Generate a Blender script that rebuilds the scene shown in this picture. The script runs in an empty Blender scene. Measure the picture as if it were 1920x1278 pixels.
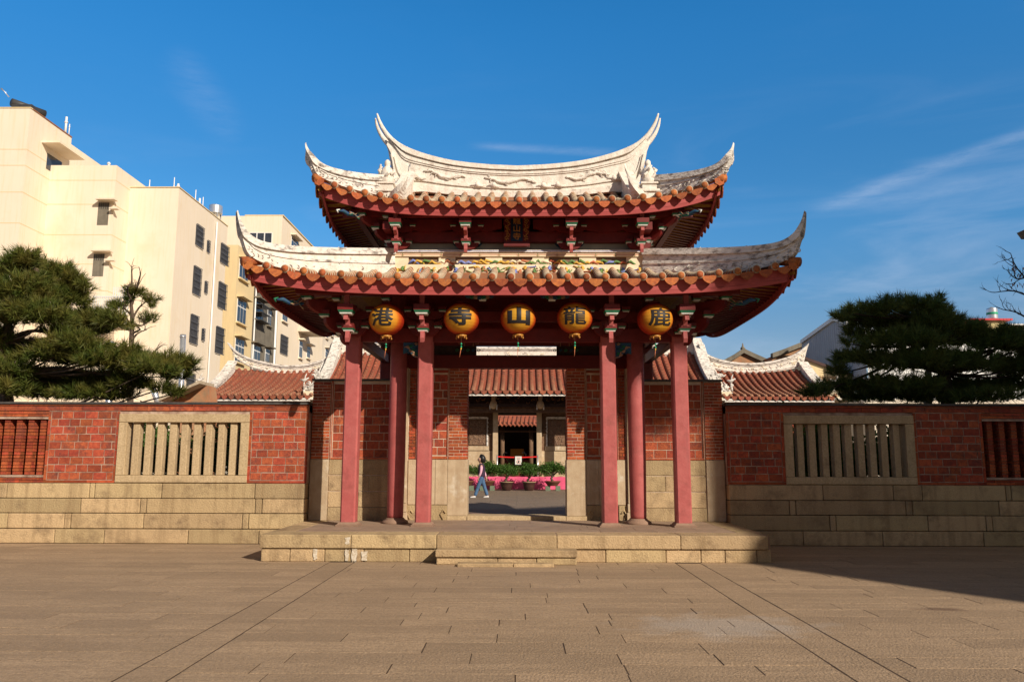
import bpy, bmesh, math, random
import numpy as np
from mathutils import Matrix, Vector
R_ = math.radians
rnd = random.Random(7)
scene = bpy.context.scene
COL = scene.collection

# ------------------------------------------------------------------ camera
F = 1493.0; PITCH = R_(8.46); YAW = R_(.38); ROLL = R_(.15); EYE = 1.6
CR = Matrix.Rotation(YAW, 3, 'Z') @ Matrix.Rotation(math.pi/2+PITCH, 3, 'X') @ Matrix.Rotation(ROLL, 3, 'Z')
cam = bpy.data.cameras.new('camera'); camo = bpy.data.objects.new('camera', cam); COL.objects.link(camo)
cam.sensor_width = 36; cam.lens = 36*F/1920; cam.clip_start = .1; cam.clip_end = 3000
M4 = CR.to_4x4(); M4.translation = Vector((0, 0, EYE)); camo.matrix_world = M4
scene.camera = camo

# ------------------------------------------------------------------ sun and sky
AZ = R_(40); EL = R_(29.5)        # the sun stands to the right behind the camera
LDIR = Vector((-math.sin(AZ)*math.cos(EL), math.cos(AZ)*math.cos(EL), -math.sin(EL)))
sun = bpy.data.lights.new('sun', 'SUN'); sun.energy = 4.8; sun.angle = R_(.55); sun.color = (1, .90, .76)
suno = bpy.data.objects.new('sun', sun); COL.objects.link(suno)
suno.rotation_euler = LDIR.to_track_quat('-Z', 'Y').to_euler(); suno.location = (20, -20, 30)
w = bpy.data.worlds.new('World'); scene.world = w; w.use_nodes = True
nt = w.node_tree; nt.nodes.clear()
def wn(t, **k):
    n = nt.nodes.new(t)
    for a, b in k.items(): setattr(n, a, b)
    return n
sky = wn('ShaderNodeTexSky', sky_type='NISHITA'); sky.sun_disc = False
sky.sun_elevation = EL; sky.sun_rotation = math.atan2(-LDIR.x, -LDIR.y); sky.air_density = 1.0; sky.dust_density = .35; sky.ozone_density = 3.0; sky.altitude = 0
hs = wn('ShaderNodeHueSaturation'); hs.inputs['Saturation'].default_value = 1.37; hs.inputs['Value'].default_value = .95
nt.links.new(sky.outputs[0], hs.inputs['Color'])
tc = wn('ShaderNodeTexCoord'); mp = wn('ShaderNodeMapping'); mp.inputs['Scale'].default_value = (2.0, 2.0, 11.0); mp.inputs['Rotation'].default_value = (0, R_(9), 0)
nt.links.new(tc.outputs['Generated'], mp.inputs[0])
no = wn('ShaderNodeTexNoise'); no.inputs['Scale'].default_value = 1.5; no.inputs['Detail'].default_value = 9; no.inputs['Roughness'].default_value = .58; no.inputs['Distortion'].default_value = .6
nt.links.new(mp.outputs[0], no.inputs['Vector'])
cr = wn('ShaderNodeMapRange'); cr.inputs[1].default_value = .47; cr.inputs[2].default_value = .85; cr.interpolation_type = 'SMOOTHSTEP'
nt.links.new(no.outputs[0], cr.inputs[0])
sx = wn('ShaderNodeSeparateXYZ'); nt.links.new(tc.outputs['Generated'], sx.inputs[0])
# cirrus is denser low in the sky, and to the right
m1 = wn('ShaderNodeMapRange'); m1.inputs[1].default_value = .42; m1.inputs[2].default_value = .08; m1.inputs[3].default_value = .05; m1.inputs[4].default_value = 1.0
nt.links.new(sx.outputs[2], m1.inputs[0])
m2 = wn('ShaderNodeMapRange'); m2.inputs[1].default_value = -.5; m2.inputs[2].default_value = .55; m2.inputs[3].default_value = .35; m2.inputs[4].default_value = 1.0
nt.links.new(sx.outputs[0], m2.inputs[0])
def wmul(a, b):
    n = wn('ShaderNodeMath', operation='MULTIPLY')
    nt.links.new(a, n.inputs[0])
    if isinstance(b, float): n.inputs[1].default_value = b
    else: nt.links.new(b, n.inputs[1])
    return n.outputs[0]
fac = wmul(wmul(cr.outputs[0], m1.outputs[0]), m2.outputs[0]); fac = wmul(fac, .62)
gc = wn('ShaderNodeValToRGB'); nt.links.new(sx.outputs[2], gc.inputs[0]); gc.color_ramp.interpolation = 'EASE'
e = gc.color_ramp.elements; e[0].position = 0; e[0].color = (.78, .60, .50, 1); e[1].position = 1; e[1].color = (.42, .16, .07, 1)
for p_, v_ in ((.12, .58), (.30, .84), (.52, 1.06)): q_ = e.new(p_); q_.color = (v_*(1.35 if p_ < .2 else 1.08), v_*1.04, v_, 1)
q_ = e.new(.74); q_.color = (.62, .28, .15, 1)      # unseen zenith dimmed and warmed to cut the blue fill
gm = wn('ShaderNodeMix', data_type='RGBA', blend_type='MULTIPLY'); gm.inputs[0].default_value = 1; nt.links.new(hs.outputs[0], gm.inputs[6]); nt.links.new(gc.outputs[0], gm.inputs[7])
# warm neutral tint added round the sun, out of view, to offset blue fill
dt = wn('ShaderNodeVectorMath', operation='DOT_PRODUCT'); nt.links.new(tc.outputs['Generated'], dt.inputs[0]); dt.inputs[1].default_value = (-LDIR.x, -LDIR.y, -LDIR.z)
hz = wn('ShaderNodeMapRange'); hz.inputs[1].default_value = .0; hz.inputs[2].default_value = .8; hz.inputs[4].default_value = .85; nt.links.new(dt.outputs['Value'], hz.inputs[0])
hm = wn('ShaderNodeMix', data_type='RGBA'); nt.links.new(hz.outputs[0], hm.inputs[0]); nt.links.new(gm.outputs[2], hm.inputs[6]); hm.inputs[7].default_value = (1.5, 1.25, 1.05, 1)
def streak(fac_in, A, B, wid, amt, soft):
    a = (CR @ Vector(((A[0]-960)/F, -(A[1]-639)/F, -1))).normalized(); c = (CR @ Vector(((B[0]-960)/F, -(B[1]-639)/F, -1))).normalized(); n_ = a.cross(c).normalized(); mid = (a+c).normalized(); half = a.dot(mid)
    d1 = wn('ShaderNodeVectorMath', operation='DOT_PRODUCT'); nt.links.new(tc.outputs['Generated'], d1.inputs[0]); d1.inputs[1].default_value = n_
    ab = wn('ShaderNodeMath', operation='ABSOLUTE'); nt.links.new(d1.outputs['Value'], ab.inputs[0])
    wob = wn('ShaderNodeTexNoise'); wob.inputs['Scale'].default_value = 9; wob.inputs['Detail'].default_value = 8; wob.inputs['Roughness'].default_value = .7; nt.links.new(mp.outputs[0], wob.inputs['Vector'])
    r1 = wn('ShaderNodeMapRange', interpolation_type='SMOOTHSTEP'); r1.inputs[1].default_value = wid; r1.inputs[2].default_value = 0; nt.links.new(ab.outputs[0], r1.inputs[0])
    d2 = wn('ShaderNodeVectorMath', operation='DOT_PRODUCT'); nt.links.new(tc.outputs['Generated'], d2.inputs[0]); d2.inputs[1].default_value = mid
    r2 = wn('ShaderNodeMapRange', interpolation_type='SMOOTHSTEP'); r2.inputs[1].default_value = half-soft; r2.inputs[2].default_value = half+(1-half)*.6; nt.links.new(d2.outputs['Value'], r2.inputs[0])
    r3 = wn('ShaderNodeMapRange'); r3.inputs[1].default_value = .35; r3.inputs[2].default_value = .65; r3.inputs[3].default_value = .25; nt.links.new(wob.outputs[0], r3.inputs[0])
    f = wmul(wmul(wmul(r1.outputs[0], r2.outputs[0]), r3.outputs[0]), amt); ad = wn('ShaderNodeMath', operation='ADD'); ad.use_clamp = True; nt.links.new(fac_in, ad.inputs[0]); nt.links.new(f, ad.inputs[1]); return ad.outputs[0]
fac = streak(fac, (1590, 370), (1960, 240), .013, .24, .006)
fac = streak(fac, (1560, 385), (1990, 330), .020, .13, .006)
fac = streak(fac, (900, 274), (1150, 286), .008, .20, .002)
fac = streak(fac, (345, 130), (420, 235), .035, .10, .0015)
mx = wn('ShaderNodeMix', data_type='RGBA'); nt.links.new(fac, mx.inputs[0]); nt.links.new(hm.outputs[2], mx.inputs[6]); mx.inputs[7].default_value = (3.3, 3.9, 5.0, 1)
bg = wn('ShaderNodeBackground'); bg.inputs['Strength'].default_value = .15
ow = wn('ShaderNodeOutputWorld'); nt.links.new(mx.outputs[2], bg.inputs[0]); nt.links.new(bg.outputs[0], ow.inputs[0])
vs = scene.view_settings; vs.view_transform = 'Standard'; vs.look = 'None'; vs.gamma = 1; vs.exposure = .2; vs.use_curve_mapping = False
try: scene.cycles.max_bounces = 6; scene.cycles.diffuse_bounces = 3
except Exception: pass

# ------------------------------------------------------------------ helpers
def at(px, py, Y):
    """world point seen at photo pixel (1920 wide) on the plane y = Y: used to read sizes off the photo"""
    d = CR @ Vector(((px-960)/F, -(py-639)/F, -1)); t = Y/d.y
    return Vector((d.x*t, Y, EYE+d.z*t))
def zat(px, py, Y): return at(px, py, Y).z
def xat(px, Y, py=700): return at(px, py, Y).x

MATS = {}
def rgb(c): return (c[0], c[1], c[2], 1)
def mat(name, base, c2=None, ns=6.0, rough=.8, island=0.0, bump=0.0, bs=60.0, stain=None, stain_s=1.2, stain_lo=.5, stain_hi=.7, metal=0.0, spec=.3, detail=6, streak=None, transl=0.0, stretch=(1, 1, 1)):
    m = bpy.data.materials.new(name); m.use_nodes = True; MATS[name] = m
    t = m.node_tree; N = t.nodes; L = t.links; b = N['Principled BSDF']
    b.inputs['Roughness'].default_value = rough; b.inputs['Metallic'].default_value = metal
    b.inputs['Specular IOR Level'].default_value = spec
    tcn = N.new('ShaderNodeTexCoord'); mpn = N.new('ShaderNodeMapping'); L.new(tcn.outputs['Object'], mpn.inputs[0]); mpn.inputs['Scale'].default_value = stretch
    col = None
    if c2 is not None:
        n = N.new('ShaderNodeTexNoise'); n.inputs['Scale'].default_value = ns; n.inputs['Detail'].default_value = detail; n.inputs['Roughness'].default_value = .62
        L.new(mpn.outputs[0], n.inputs['Vector'])
        mr = N.new('ShaderNodeMapRange'); mr.inputs[1].default_value = .36; mr.inputs[2].default_value = .64; L.new(n.outputs[0], mr.inputs[0])
        x = N.new('ShaderNodeMix'); x.data_type = 'RGBA'; L.new(mr.outputs[0], x.inputs[0]); x.inputs[6].default_value = rgb(base); x.inputs[7].default_value = rgb(c2)
        col = x.outputs[2]
    else:
        rn = N.new('ShaderNodeRGB'); rn.outputs[0].default_value = rgb(base); col = rn.outputs[0]
    if island:
        g = N.new('ShaderNodeNewGeometry'); h = N.new('ShaderNodeHueSaturation')
        a = N.new('ShaderNodeMapRange'); a.inputs[3].default_value = 1-island; a.inputs[4].default_value = 1+island*.6
        L.new(g.outputs['Random Per Island'], a.inputs[0]); L.new(a.outputs[0], h.inputs['Value'])
        a2 = N.new('ShaderNodeMath'); a2.operation = 'MULTIPLY_ADD'; a2.inputs[1].default_value = 7.31; a2.inputs[2].default_value = 0
        L.new(g.outputs['Random Per Island'], a2.inputs[0]); fr = N.new('ShaderNodeMath'); fr.operation = 'FRACT'; L.new(a2.outputs[0], fr.inputs[0])
        a3 = N.new('ShaderNodeMapRange'); a3.inputs[3].default_value = .5-.022*island; a3.inputs[4].default_value = .5+.022*island
        L.new(fr.outputs[0], a3.inputs[0]); L.new(a3.outputs[0], h.inputs['Hue'])
        L.new(col, h.inputs['Color']); col = h.outputs[0]
    if stain is not None:
        n = N.new('ShaderNodeTexNoise'); n.inputs['Scale'].default_value = stain_s; n.inputs['Detail'].default_value = 9; n.inputs['Roughness'].default_value = .68
        L.new(mpn.outputs[0], n.inputs['Vector'])
        mr = N.new('ShaderNodeMapRange'); mr.inputs[1].default_value = stain_lo; mr.inputs[2].default_value = stain_hi; L.new(n.outputs[0], mr.inputs[0])
        x = N.new('ShaderNodeMix'); x.data_type = 'RGBA'; L.new(mr.outputs[0], x.inputs[0]); L.new(col, x.inputs[6]); x.inputs[7].default_value = rgb(stain); col = x.outputs[2]
    if streak is not None:
        mq = N.new('ShaderNodeMapping'); mq.inputs['Scale'].default_value = (3.5, 3.5, .25); L.new(tcn.outputs['Object'], mq.inputs[0])
        n = N.new('ShaderNodeTexNoise'); n.inputs['Scale'].default_value = 2.0; n.inputs['Detail'].default_value = 7; L.new(mq.outputs[0], n.inputs['Vector'])
        mr = N.new('ShaderNodeMapRange'); mr.inputs[1].default_value = .5; mr.inputs[2].default_value = .75; mr.inputs[4].default_value = .7; L.new(n.outputs[0], mr.inputs[0])
        x = N.new('ShaderNodeMix'); x.data_type = 'RGBA'; L.new(mr.outputs[0], x.inputs[0]); L.new(col, x.inputs[6]); x.inputs[7].default_value = rgb(streak); col = x.outputs[2]
    L.new(col, b.inputs['Base Color'])
    if bump:
        n = N.new('ShaderNodeTexNoise'); n.inputs['Scale'].default_value = bs; n.inputs['Detail'].default_value = 5; L.new(mpn.outputs[0], n.inputs['Vector'])
        bp = N.new('ShaderNodeBump'); bp.inputs['Strength'].default_value = bump; bp.inputs['Distance'].default_value = .02
        L.new(n.outputs[0], bp.inputs['Height']); L.new(bp.outputs[0], b.inputs['Normal'])
    if transl:
        tr = N.new('ShaderNodeBsdfTranslucent'); L.new(col, tr.inputs[0]); ms = N.new('ShaderNodeMixShader'); ms.inputs[0].default_value = transl
        L.new(b.outputs[0], ms.inputs[1]); L.new(tr.outputs[0], ms.inputs[2]); L.new(ms.outputs[0], N['Material Output'].inputs[0])
    return m

mat('red_paint', (.37, .082, .076), (.43, .11, .10), 5, .62, bump=.18, bs=30, stain=(.27, .07, .06), stain_s=3.5, stain_lo=.50, stain_hi=.74, streak=(.36, .10, .095))
mat('dark_red', (.13, .012, .010), (.10, .010, .009), 8, .5, bump=.06)
mat('beam_red', (.17, .016, .013), (.12, .012, .010), 6, .5)
mat('fascia_red', (.44, .085, .08), (.38, .07, .065), 7, .6, stain=(.25, .06, .05), stain_s=4, stain_lo=.55, stain_hi=.75, stretch=(.4, 1, 3))
mat('green', (.02, .17, .08), (.015, .12, .06), 20, .6)
mat('white', (.75, .76, .70), (.62, .62, .57), 14, .7)
mat('blue', (.015, .05, .15), (.02, .08, .09), 25, .6)
mat('tan_line', (.36, .20, .12), None, rough=.7)
mat('tile', (.47, .14, .038), (.30, .08, .03), 18, .8, island=.34, bump=.4, bs=50, stain=(.22, .14, .08), stain_s=12, stain_lo=.56, stain_hi=.75)
mat('tile_mortar', (.52, .42, .30), (.36, .28, .19), 22, .9, bump=.2, stain=(.2, .14, .09), stain_s=7, stain_lo=.52, stain_hi=.7)
mat('far_joint', (.34, .17, .10), (.26, .12, .07), 9, .9)
mat('tile_far', (.27, .065, .035), (.32, .10, .055), 5, .8, island=.25, stain=(.16, .07, .05), stain_s=1.7, stain_lo=.5, stain_hi=.7)
mat('tile_pan', (.33, .12, .05), (.24, .12, .07), 12, .85, bump=.2)
mat('plaster', (.82, .76, .67), (.70, .62, .53), 9, .88, bump=.6, bs=28, stain=(.36, .29, .24), stain_s=7, stain_lo=.565, stain_hi=.70, streak=(.55, .47, .39))
mat('plaster_grey', (.80, .75, .68), (.60, .54, .48), 9, .9, bump=.6, bs=30, stain=(.12, .10, .09), stain_s=9, stain_lo=.50, stain_hi=.68, stretch=(.6, 1, 1.6))
mat('plaster_cream', (.82, .70, .48), (.74, .60, .42), 6, .85, bump=.2, bs=30)
mat('paint_yellow', (.75, .48, .08), (.6, .34, .06), 12, .7)
mat('paint_green', (.16, .28, .08), (.10, .2, .07), 12, .7)
mat('paint_blue', (.16, .22, .55), (.25, .3, .6), 12, .7)
mat('paint_red', (.55, .12, .06), (.5, .22, .1), 12, .7)
mat('soffit', (.36, .19, .03), (.20, .09, .015), 14, .8)
mat('cream_wall', (.42, .39, .34), (.34, .32, .28), 5, .85)
mat('brick', (.43, .095, .040), (.29, .055, .028), 16, .88, island=.32, bump=.6, bs=45, stain=(.15, .05, .038), stain_s=4.0, stain_lo=.50, stain_hi=.72, detail=10)
mat('brick_thin', (.42, .09, .033), (.28, .055, .022), 16, .88, island=.40, bump=.25, bs=45, stain=(.18, .05, .035), stain_s=2.0, stain_lo=.54, stain_hi=.72)
mat('mortar_pale', (.62, .50, .38), (.48, .34, .24), 5, .95, bump=.3)
mat('mortar', (.50, .37, .28), (.24, .14, .10), 5, .95, bump=.3)
mat('stone', (.52, .375, .205), (.40, .28, .15), 60, .87, island=.24, bump=.7, bs=40, stain=(.19, .125, .07), stain_s=3.0, stain_lo=.50, stain_hi=.74, streak=(.25, .165, .085), detail=9)
mat('stone_light', (.56, .42, .25), (.40, .29, .16), 30, .85, island=.10, bump=.3, bs=80, stain=(.27, .19, .11), stain_s=2.2, stain_lo=.54, stain_hi=.75, streak=(.34, .24, .13))
mat('stone_pier', (.52, .40, .26), (.44, .32, .20), 6, .85, island=.10, bump=.3, bs=60, stain=(.62, .54, .42), stain_s=2.6, stain_lo=.56, stain_hi=.70, streak=(.32, .22, .13))
mat('stone_dark', (.30, .19, .13), (.24, .15, .10), 7, .85, island=.15, bump=.3, bs=60)
mat('old_white', (.66, .59, .49), (.42, .33, .22), 34, .9, bump=.3)
mat('slab', (.33, .225, .155), (.26, .18, .125), 5, .78, island=.12, bump=.25, bs=70, stain=(.42, .30, .20), stain_s=1.1, stain_lo=.55, stain_hi=.75)
mat('coping', (.05, .045, .045), (.09, .08, .07), 10, .6)
mat('cream_paint', (.82, .70, .55), (.79, .67, .52), .6, .85, stain=(.72, .56, .36), stain_s=.35, stain_lo=.55, stain_hi=.85, streak=(.76, .61, .40))
mat('yellow_paint', (.74, .58, .33), (.70, .54, .30), .7, .85, streak=(.62, .48, .28))
mat('concrete', (.22, .19, .145), (.15, .13, .10), 1.5, .95, bump=.3, bs=8, streak=(.10, .085, .065))
mat('pale_paint', (.74, .66, .54), (.66, .57, .46), 1.0, .85, streak=(.52, .44, .34))
mat('glass', (.05, .055, .065), (.03, .035, .045), 3, .12, spec=.6)
mat('grille', (.12, .12, .13), (.09, .09, .10), 30, .6)
mat('frame_white', (.75, .74, .72), None, rough=.5)
mat('steel', (.72, .73, .75), (.62, .63, .66), 5, .32, metal=.75)
mat('dark_metal', (.04, .04, .045), (.06, .055, .05), 6, .5)
mat('metal_sheet', (.36, .38, .42), (.31, .33, .37), .8, .55, streak=(.27, .28, .31))
mat('lit_metal_sheet', (.8, .8, .78), (.72, .72, .7), 1, .5)  # sunlit end of the grey metal shed, light put into the colour
mat('needles', (.075, .115, .016), (.16, .135, .026), 2.2, .6, island=.45, transl=.25)
mat('needles_dark', (.095, .16, .035), (.14, .17, .035), 2.2, .6, island=.5, transl=.25)
mat('leaves', (.05, .12, .02), (.09, .17, .025), 5, .6, island=.4, transl=.3)
mat('bark', (.16, .11, .075), (.08, .055, .04), 8, .95, bump=.6, bs=20)
mat('bark_dark', (.06, .04, .03), (.04, .03, .025), 8, .95)
mat('pink_cloth', (.78, .12, .24), (.72, .10, .2), 4, .8)
mat('pot_brown', (.075, .032, .025), (.05, .024, .02), 8, .4)
mat('pot_red', (.17, .06, .035), (.13, .05, .03), 8, .6)
mat('pot_green', (.16, .20, .13), (.12, .15, .1), 6, .8)
mat('gold', (.50, .24, .04), (.35, .13, .03), 30, .4)
mat('plaque_blue', (.012, .03, .06), None, rough=.4)
mat('ink', (.022, .018, .018), None, rough=.55)
mat('tassel_green', (.02, .35, .18), None, rough=.4)
mat('skin', (.52, .30, .21), None, rough=.5)
mat('hair', (.012, .01, .01), None, rough=.4)
mat('jeans', (.05, .10, .19), (.08, .16, .29), 12, .85)
mat('vest', (.045, .022, .05), (.03, .015, .035), 12, .8)
mat('pink_sleeve', (.75, .42, .52), (.68, .36, .46), 10, .8)
mat('shoe', (.7, .68, .66), None, rough=.6)
mat('belt_red', (.65, .02, .02), None, rough=.5)
mat('wood_old', (.13, .065, .04), (.20, .12, .07), 8, .8, island=.2, bump=.3, bs=30)
mat('wood_dark', (.022, .010, .008), (.05, .025, .02), 8, .7)
mat('red_edge', (.5, .03, .04), None, rough=.5)
mat('ochre_sheet', (.62, .52, .26), (.55, .45, .22), 2, .7)
mat('tan_tiles', (.42, .27, .15), (.36, .22, .12), 3, .8, island=.12)

mat('old_brick', (.42, .16, .07), (.38, .22, .12), 1.6, .9, stain=(.22, .16, .10), stain_s=.9, stain_lo=.5, stain_hi=.7, bump=.2)
# lantern skin: gold front field fading into red, fine ribs
def lantern_mat():
    m = bpy.data.materials.new('lantern_skin'); m.use_nodes = True; MATS['lantern_skin'] = m
    t = m.node_tree; N = t.nodes; L = t.links; b = N['Principled BSDF']; b.inputs['Roughness'].default_value = .55; b.inputs['Specular IOR Level'].default_value = .25
    tcn = N.new('ShaderNodeTexCoord'); mpn = N.new('ShaderNodeMapping'); L.new(tcn.outputs['Object'], mpn.inputs[0])
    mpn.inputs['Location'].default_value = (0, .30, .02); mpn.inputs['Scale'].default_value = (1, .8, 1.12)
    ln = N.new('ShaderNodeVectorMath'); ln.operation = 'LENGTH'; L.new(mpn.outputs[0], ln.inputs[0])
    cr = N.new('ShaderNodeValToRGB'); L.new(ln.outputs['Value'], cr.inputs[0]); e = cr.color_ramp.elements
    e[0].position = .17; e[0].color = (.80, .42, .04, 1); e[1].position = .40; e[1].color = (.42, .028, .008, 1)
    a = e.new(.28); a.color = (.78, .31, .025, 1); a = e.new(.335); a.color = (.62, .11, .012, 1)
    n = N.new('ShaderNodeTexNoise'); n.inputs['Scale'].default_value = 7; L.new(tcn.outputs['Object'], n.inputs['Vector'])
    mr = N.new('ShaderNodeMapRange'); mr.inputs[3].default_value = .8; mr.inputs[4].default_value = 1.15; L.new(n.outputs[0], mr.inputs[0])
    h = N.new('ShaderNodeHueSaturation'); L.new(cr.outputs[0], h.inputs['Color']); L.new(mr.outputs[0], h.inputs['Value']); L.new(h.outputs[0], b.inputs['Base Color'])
    tr = N.new('ShaderNodeBsdfTranslucent'); L.new(h.outputs[0], tr.inputs[0]); ms = N.new('ShaderNodeMixShader'); ms.inputs[0].default_value = .3
    L.new(b.outputs[0], ms.inputs[1]); L.new(tr.outputs[0], ms.inputs[2]); L.new(ms.outputs[0], N['Material Output'].inputs[0])
lantern_mat()

class MB:
    def __init__(s): s.v = []; s.f = []; s.m = []; s.ms = []; s.sm = []
    def mi(s, name):
        if name not in s.ms: s.ms.append(name)
        return s.ms.index(name)
    def add(s, vs, fs, m, smooth=False):
        o = len(s.v); s.v += [tuple(v) for v in vs]; k = s.mi(m)
        for f in fs: s.f.append(tuple(i+o for i in f)); s.m.append(k); s.sm.append(smooth)
    def box(s, x0, x1, y0, y1, z0, z1, m, T=None):
        vs = [(x, y, z) for x in (x0, x1) for y in (y0, y1) for z in (z0, z1)]
        if T is not None: vs = [T @ Vector(v) for v in vs]
        s.add(vs, [(0, 1, 3, 2), (4, 6, 7, 5), (0, 4, 5, 1), (2, 3, 7, 6), (0, 2, 6, 4), (1, 5, 7, 3)], m)
    def prism(s, pts, y0, y1, m, axis='y'):
        """polygon pts (a, b) extruded; axis y: a=x, b=z; axis x: a=y, b=z; axis z: a=x, b=y"""
        n = len(pts)
        def P(a, b, c): return (a, c, b) if axis == 'y' else ((c, a, b) if axis == 'x' else (a, b, c))
        vs = [P(a, b, y0) for a, b in pts]+[P(a, b, y1) for a, b in pts]
        fs = [tuple(range(n))[::-1], tuple(range(n, 2*n))]+[(i, (i+1) % n, n+(i+1) % n, n+i) for i in range(n)]
        s.add(vs, fs, m)
    def tube(s, pts, r, m, seg=8, cap=True, smooth=True, flat=1.0):
        pts = [Vector(p) for p in pts]; n = len(pts)
        if not hasattr(r, '__len__'): r = [r]*n
        vs = []; up = None
        for i, p in enumerate(pts):
            d = (pts[min(i+1, n-1)]-pts[max(i-1, 0)])
            if d.length < 1e-9: d = Vector((0, 0, 1))
            d.normalize()
            if up is None: up = Vector((0, 0, 1)) if abs(d.z) < .9 else Vector((1, 0, 0))
            a = d.cross(up).normalized(); b = a.cross(d).normalized(); up = b
            for k in range(seg):
                t = 2*math.pi*k/seg; vs.append(p+a*math.cos(t)*r[i]+b*math.sin(t)*r[i]*flat)
        fs = [(i*seg+k, i*seg+(k+1) % seg, (i+1)*seg+(k+1) % seg, (i+1)*seg+k) for i in range(n-1) for k in range(seg)]
        if cap: fs += [tuple(range(seg))[::-1], tuple(range((n-1)*seg, n*seg))]
        s.add(vs, fs, m, smooth)
    def lathe(s, prof, c, m, seg=20, smooth=True):
        """prof (r, z) turned about the vertical through c"""
        vs = [(c[0]+r*math.cos(2*math.pi*k/seg), c[1]+r*math.sin(2*math.pi*k/seg), c[2]+z) for r, z in prof for k in range(seg)]
        n = len(prof)
        fs = [(i*seg+k, i*seg+(k+1) % seg, (i+1)*seg+(k+1) % seg, (i+1)*seg+k) for i in range(n-1) for k in range(seg)]
        fs += [tuple(range(seg))[::-1], tuple(range((n-1)*seg, n*seg))]
        s.add(vs, fs, m, smooth)
    def grid(s, P, m, smooth=True):
        """P: rows of points"""
        a = len(P); b = len(P[0]); vs = [p for row in P for p in row]
        s.add(vs, [(i*b+j, i*b+j+1, (i+1)*b+j+1, (i+1)*b+j) for i in range(a-1) for j in range(b-1)], m, smooth)
    def slab(s, top, bot, th, m, smooth=False):
        """ribbon between two 3d polylines given a horizontal thickness (list or number) square to its run"""
        n = len(top); vs = []
        for i in range(n):
            t = Vector(top[i]); b = Vector(bot[i]); d = Vector(top[min(i+1, n-1)])-Vector(top[max(i-1, 0)]); d.z = 0
            if d.length < 1e-6: d = Vector((1, 0, 0))
            q = Vector((-d.y, d.x, 0)).normalized()*((th[i] if hasattr(th, '__len__') else th)/2)
            vs += [t-q, t+q, b+q, b-q]
        fs = []
        for i in range(n-1):
            for k in range(4): fs.append((i*4+k, i*4+(k+1) % 4, (i+1)*4+(k+1) % 4, (i+1)*4+k))
        fs += [(0, 1, 2, 3), tuple((n-1)*4+k for k in (3, 2, 1, 0))]
        s.add(vs, fs, m, smooth)
    def bricks(s, x0, x1, z0, z1, y, bw, bh, m, gap=.008, dep=.03, side='y', back=True, jit=.15, stag=.5):
        """real bricks laid in courses on a facade that looks towards -y (or along x if side given)"""
        nr = max(1, round((z1-z0)/bh)); h = (z1-z0)/nr
        for r in range(nr):
            x = x0-(bw*stag if r % 2 else 0)-rnd.random()*.0
            while x < x1-.01:
                wd = bw*(1+rnd.uniform(-jit, jit)); a = max(x, x0); b = min(x+wd, x1)
                if x1-b < bw*.25: b = x1
                if b-a > .02:
                    o = rnd.uniform(-.003, .003); p = rnd.uniform(0, .003)
                    if side == 'y': s.box(a+gap/2, b-gap/2, y+o, y+dep, z0+r*h+gap/2+p, z0+(r+1)*h-gap/2, m)
                    else: s.box(y+o, y+dep*(1 if side == 'x' else -1), a+gap/2, b-gap/2, z0+r*h+gap/2+p, z0+(r+1)*h-gap/2, m)
                x = b if b == x1 else x+wd
    def build(s, name, parent=None, bevel=0, loc=None):
        me = bpy.data.meshes.new(name); me.from_pydata(s.v, [], s.f)
        for n in s.ms: me.materials.append(MATS[n])
        me.polygons.foreach_set('material_index', s.m); me.polygons.foreach_set('use_smooth', s.sm); me.update()
        bm = bmesh.new(); bm.from_mesh(me); bmesh.ops.recalc_face_normals(bm, faces=bm.faces); bm.to_mesh(me); bm.free()
        o = bpy.data.objects.new(name, me); COL.objects.link(o)
        if loc is not None:
            me.transform(Matrix.Translation(-Vector(loc))); o.location = loc
        if parent is not None:
            o.parent = parent; o.matrix_parent_inverse = Matrix.Translation(-abs_loc(parent))
        if bevel:
            b = o.modifiers.new('bevel', 'BEVEL'); b.width = bevel; b.segments = 2; b.limit_method = 'ANGLE'; b.angle_limit = R_(40)
        return o
def abs_loc(o):
    v = Vector(o.location)
    while o.parent: v = v + Vector(o.parent.location) + o.matrix_parent_inverse.translation; o = o.parent
    return v
def tag(o, label=None, cat=None, group=None, kind=None):
    if label: o['label'] = label
    if cat: o['category'] = cat
    if group: o['group'] = group
    if kind: o['kind'] = kind
    return o
def empty(name, loc, label, cat, group=None):
    o = bpy.data.objects.new(name, None); COL.objects.link(o); o.location = loc; o.empty_display_size = .2
    return tag(o, label, cat, group)
def kids(o): return [c for c in bpy.data.objects if c.parent == o]
def copy_tree(o, parent=None):
    c = o.copy(); COL.objects.link(c)
    if parent: c.parent = parent
    for k in kids(o): copy_tree(k, c)
    return c

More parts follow.
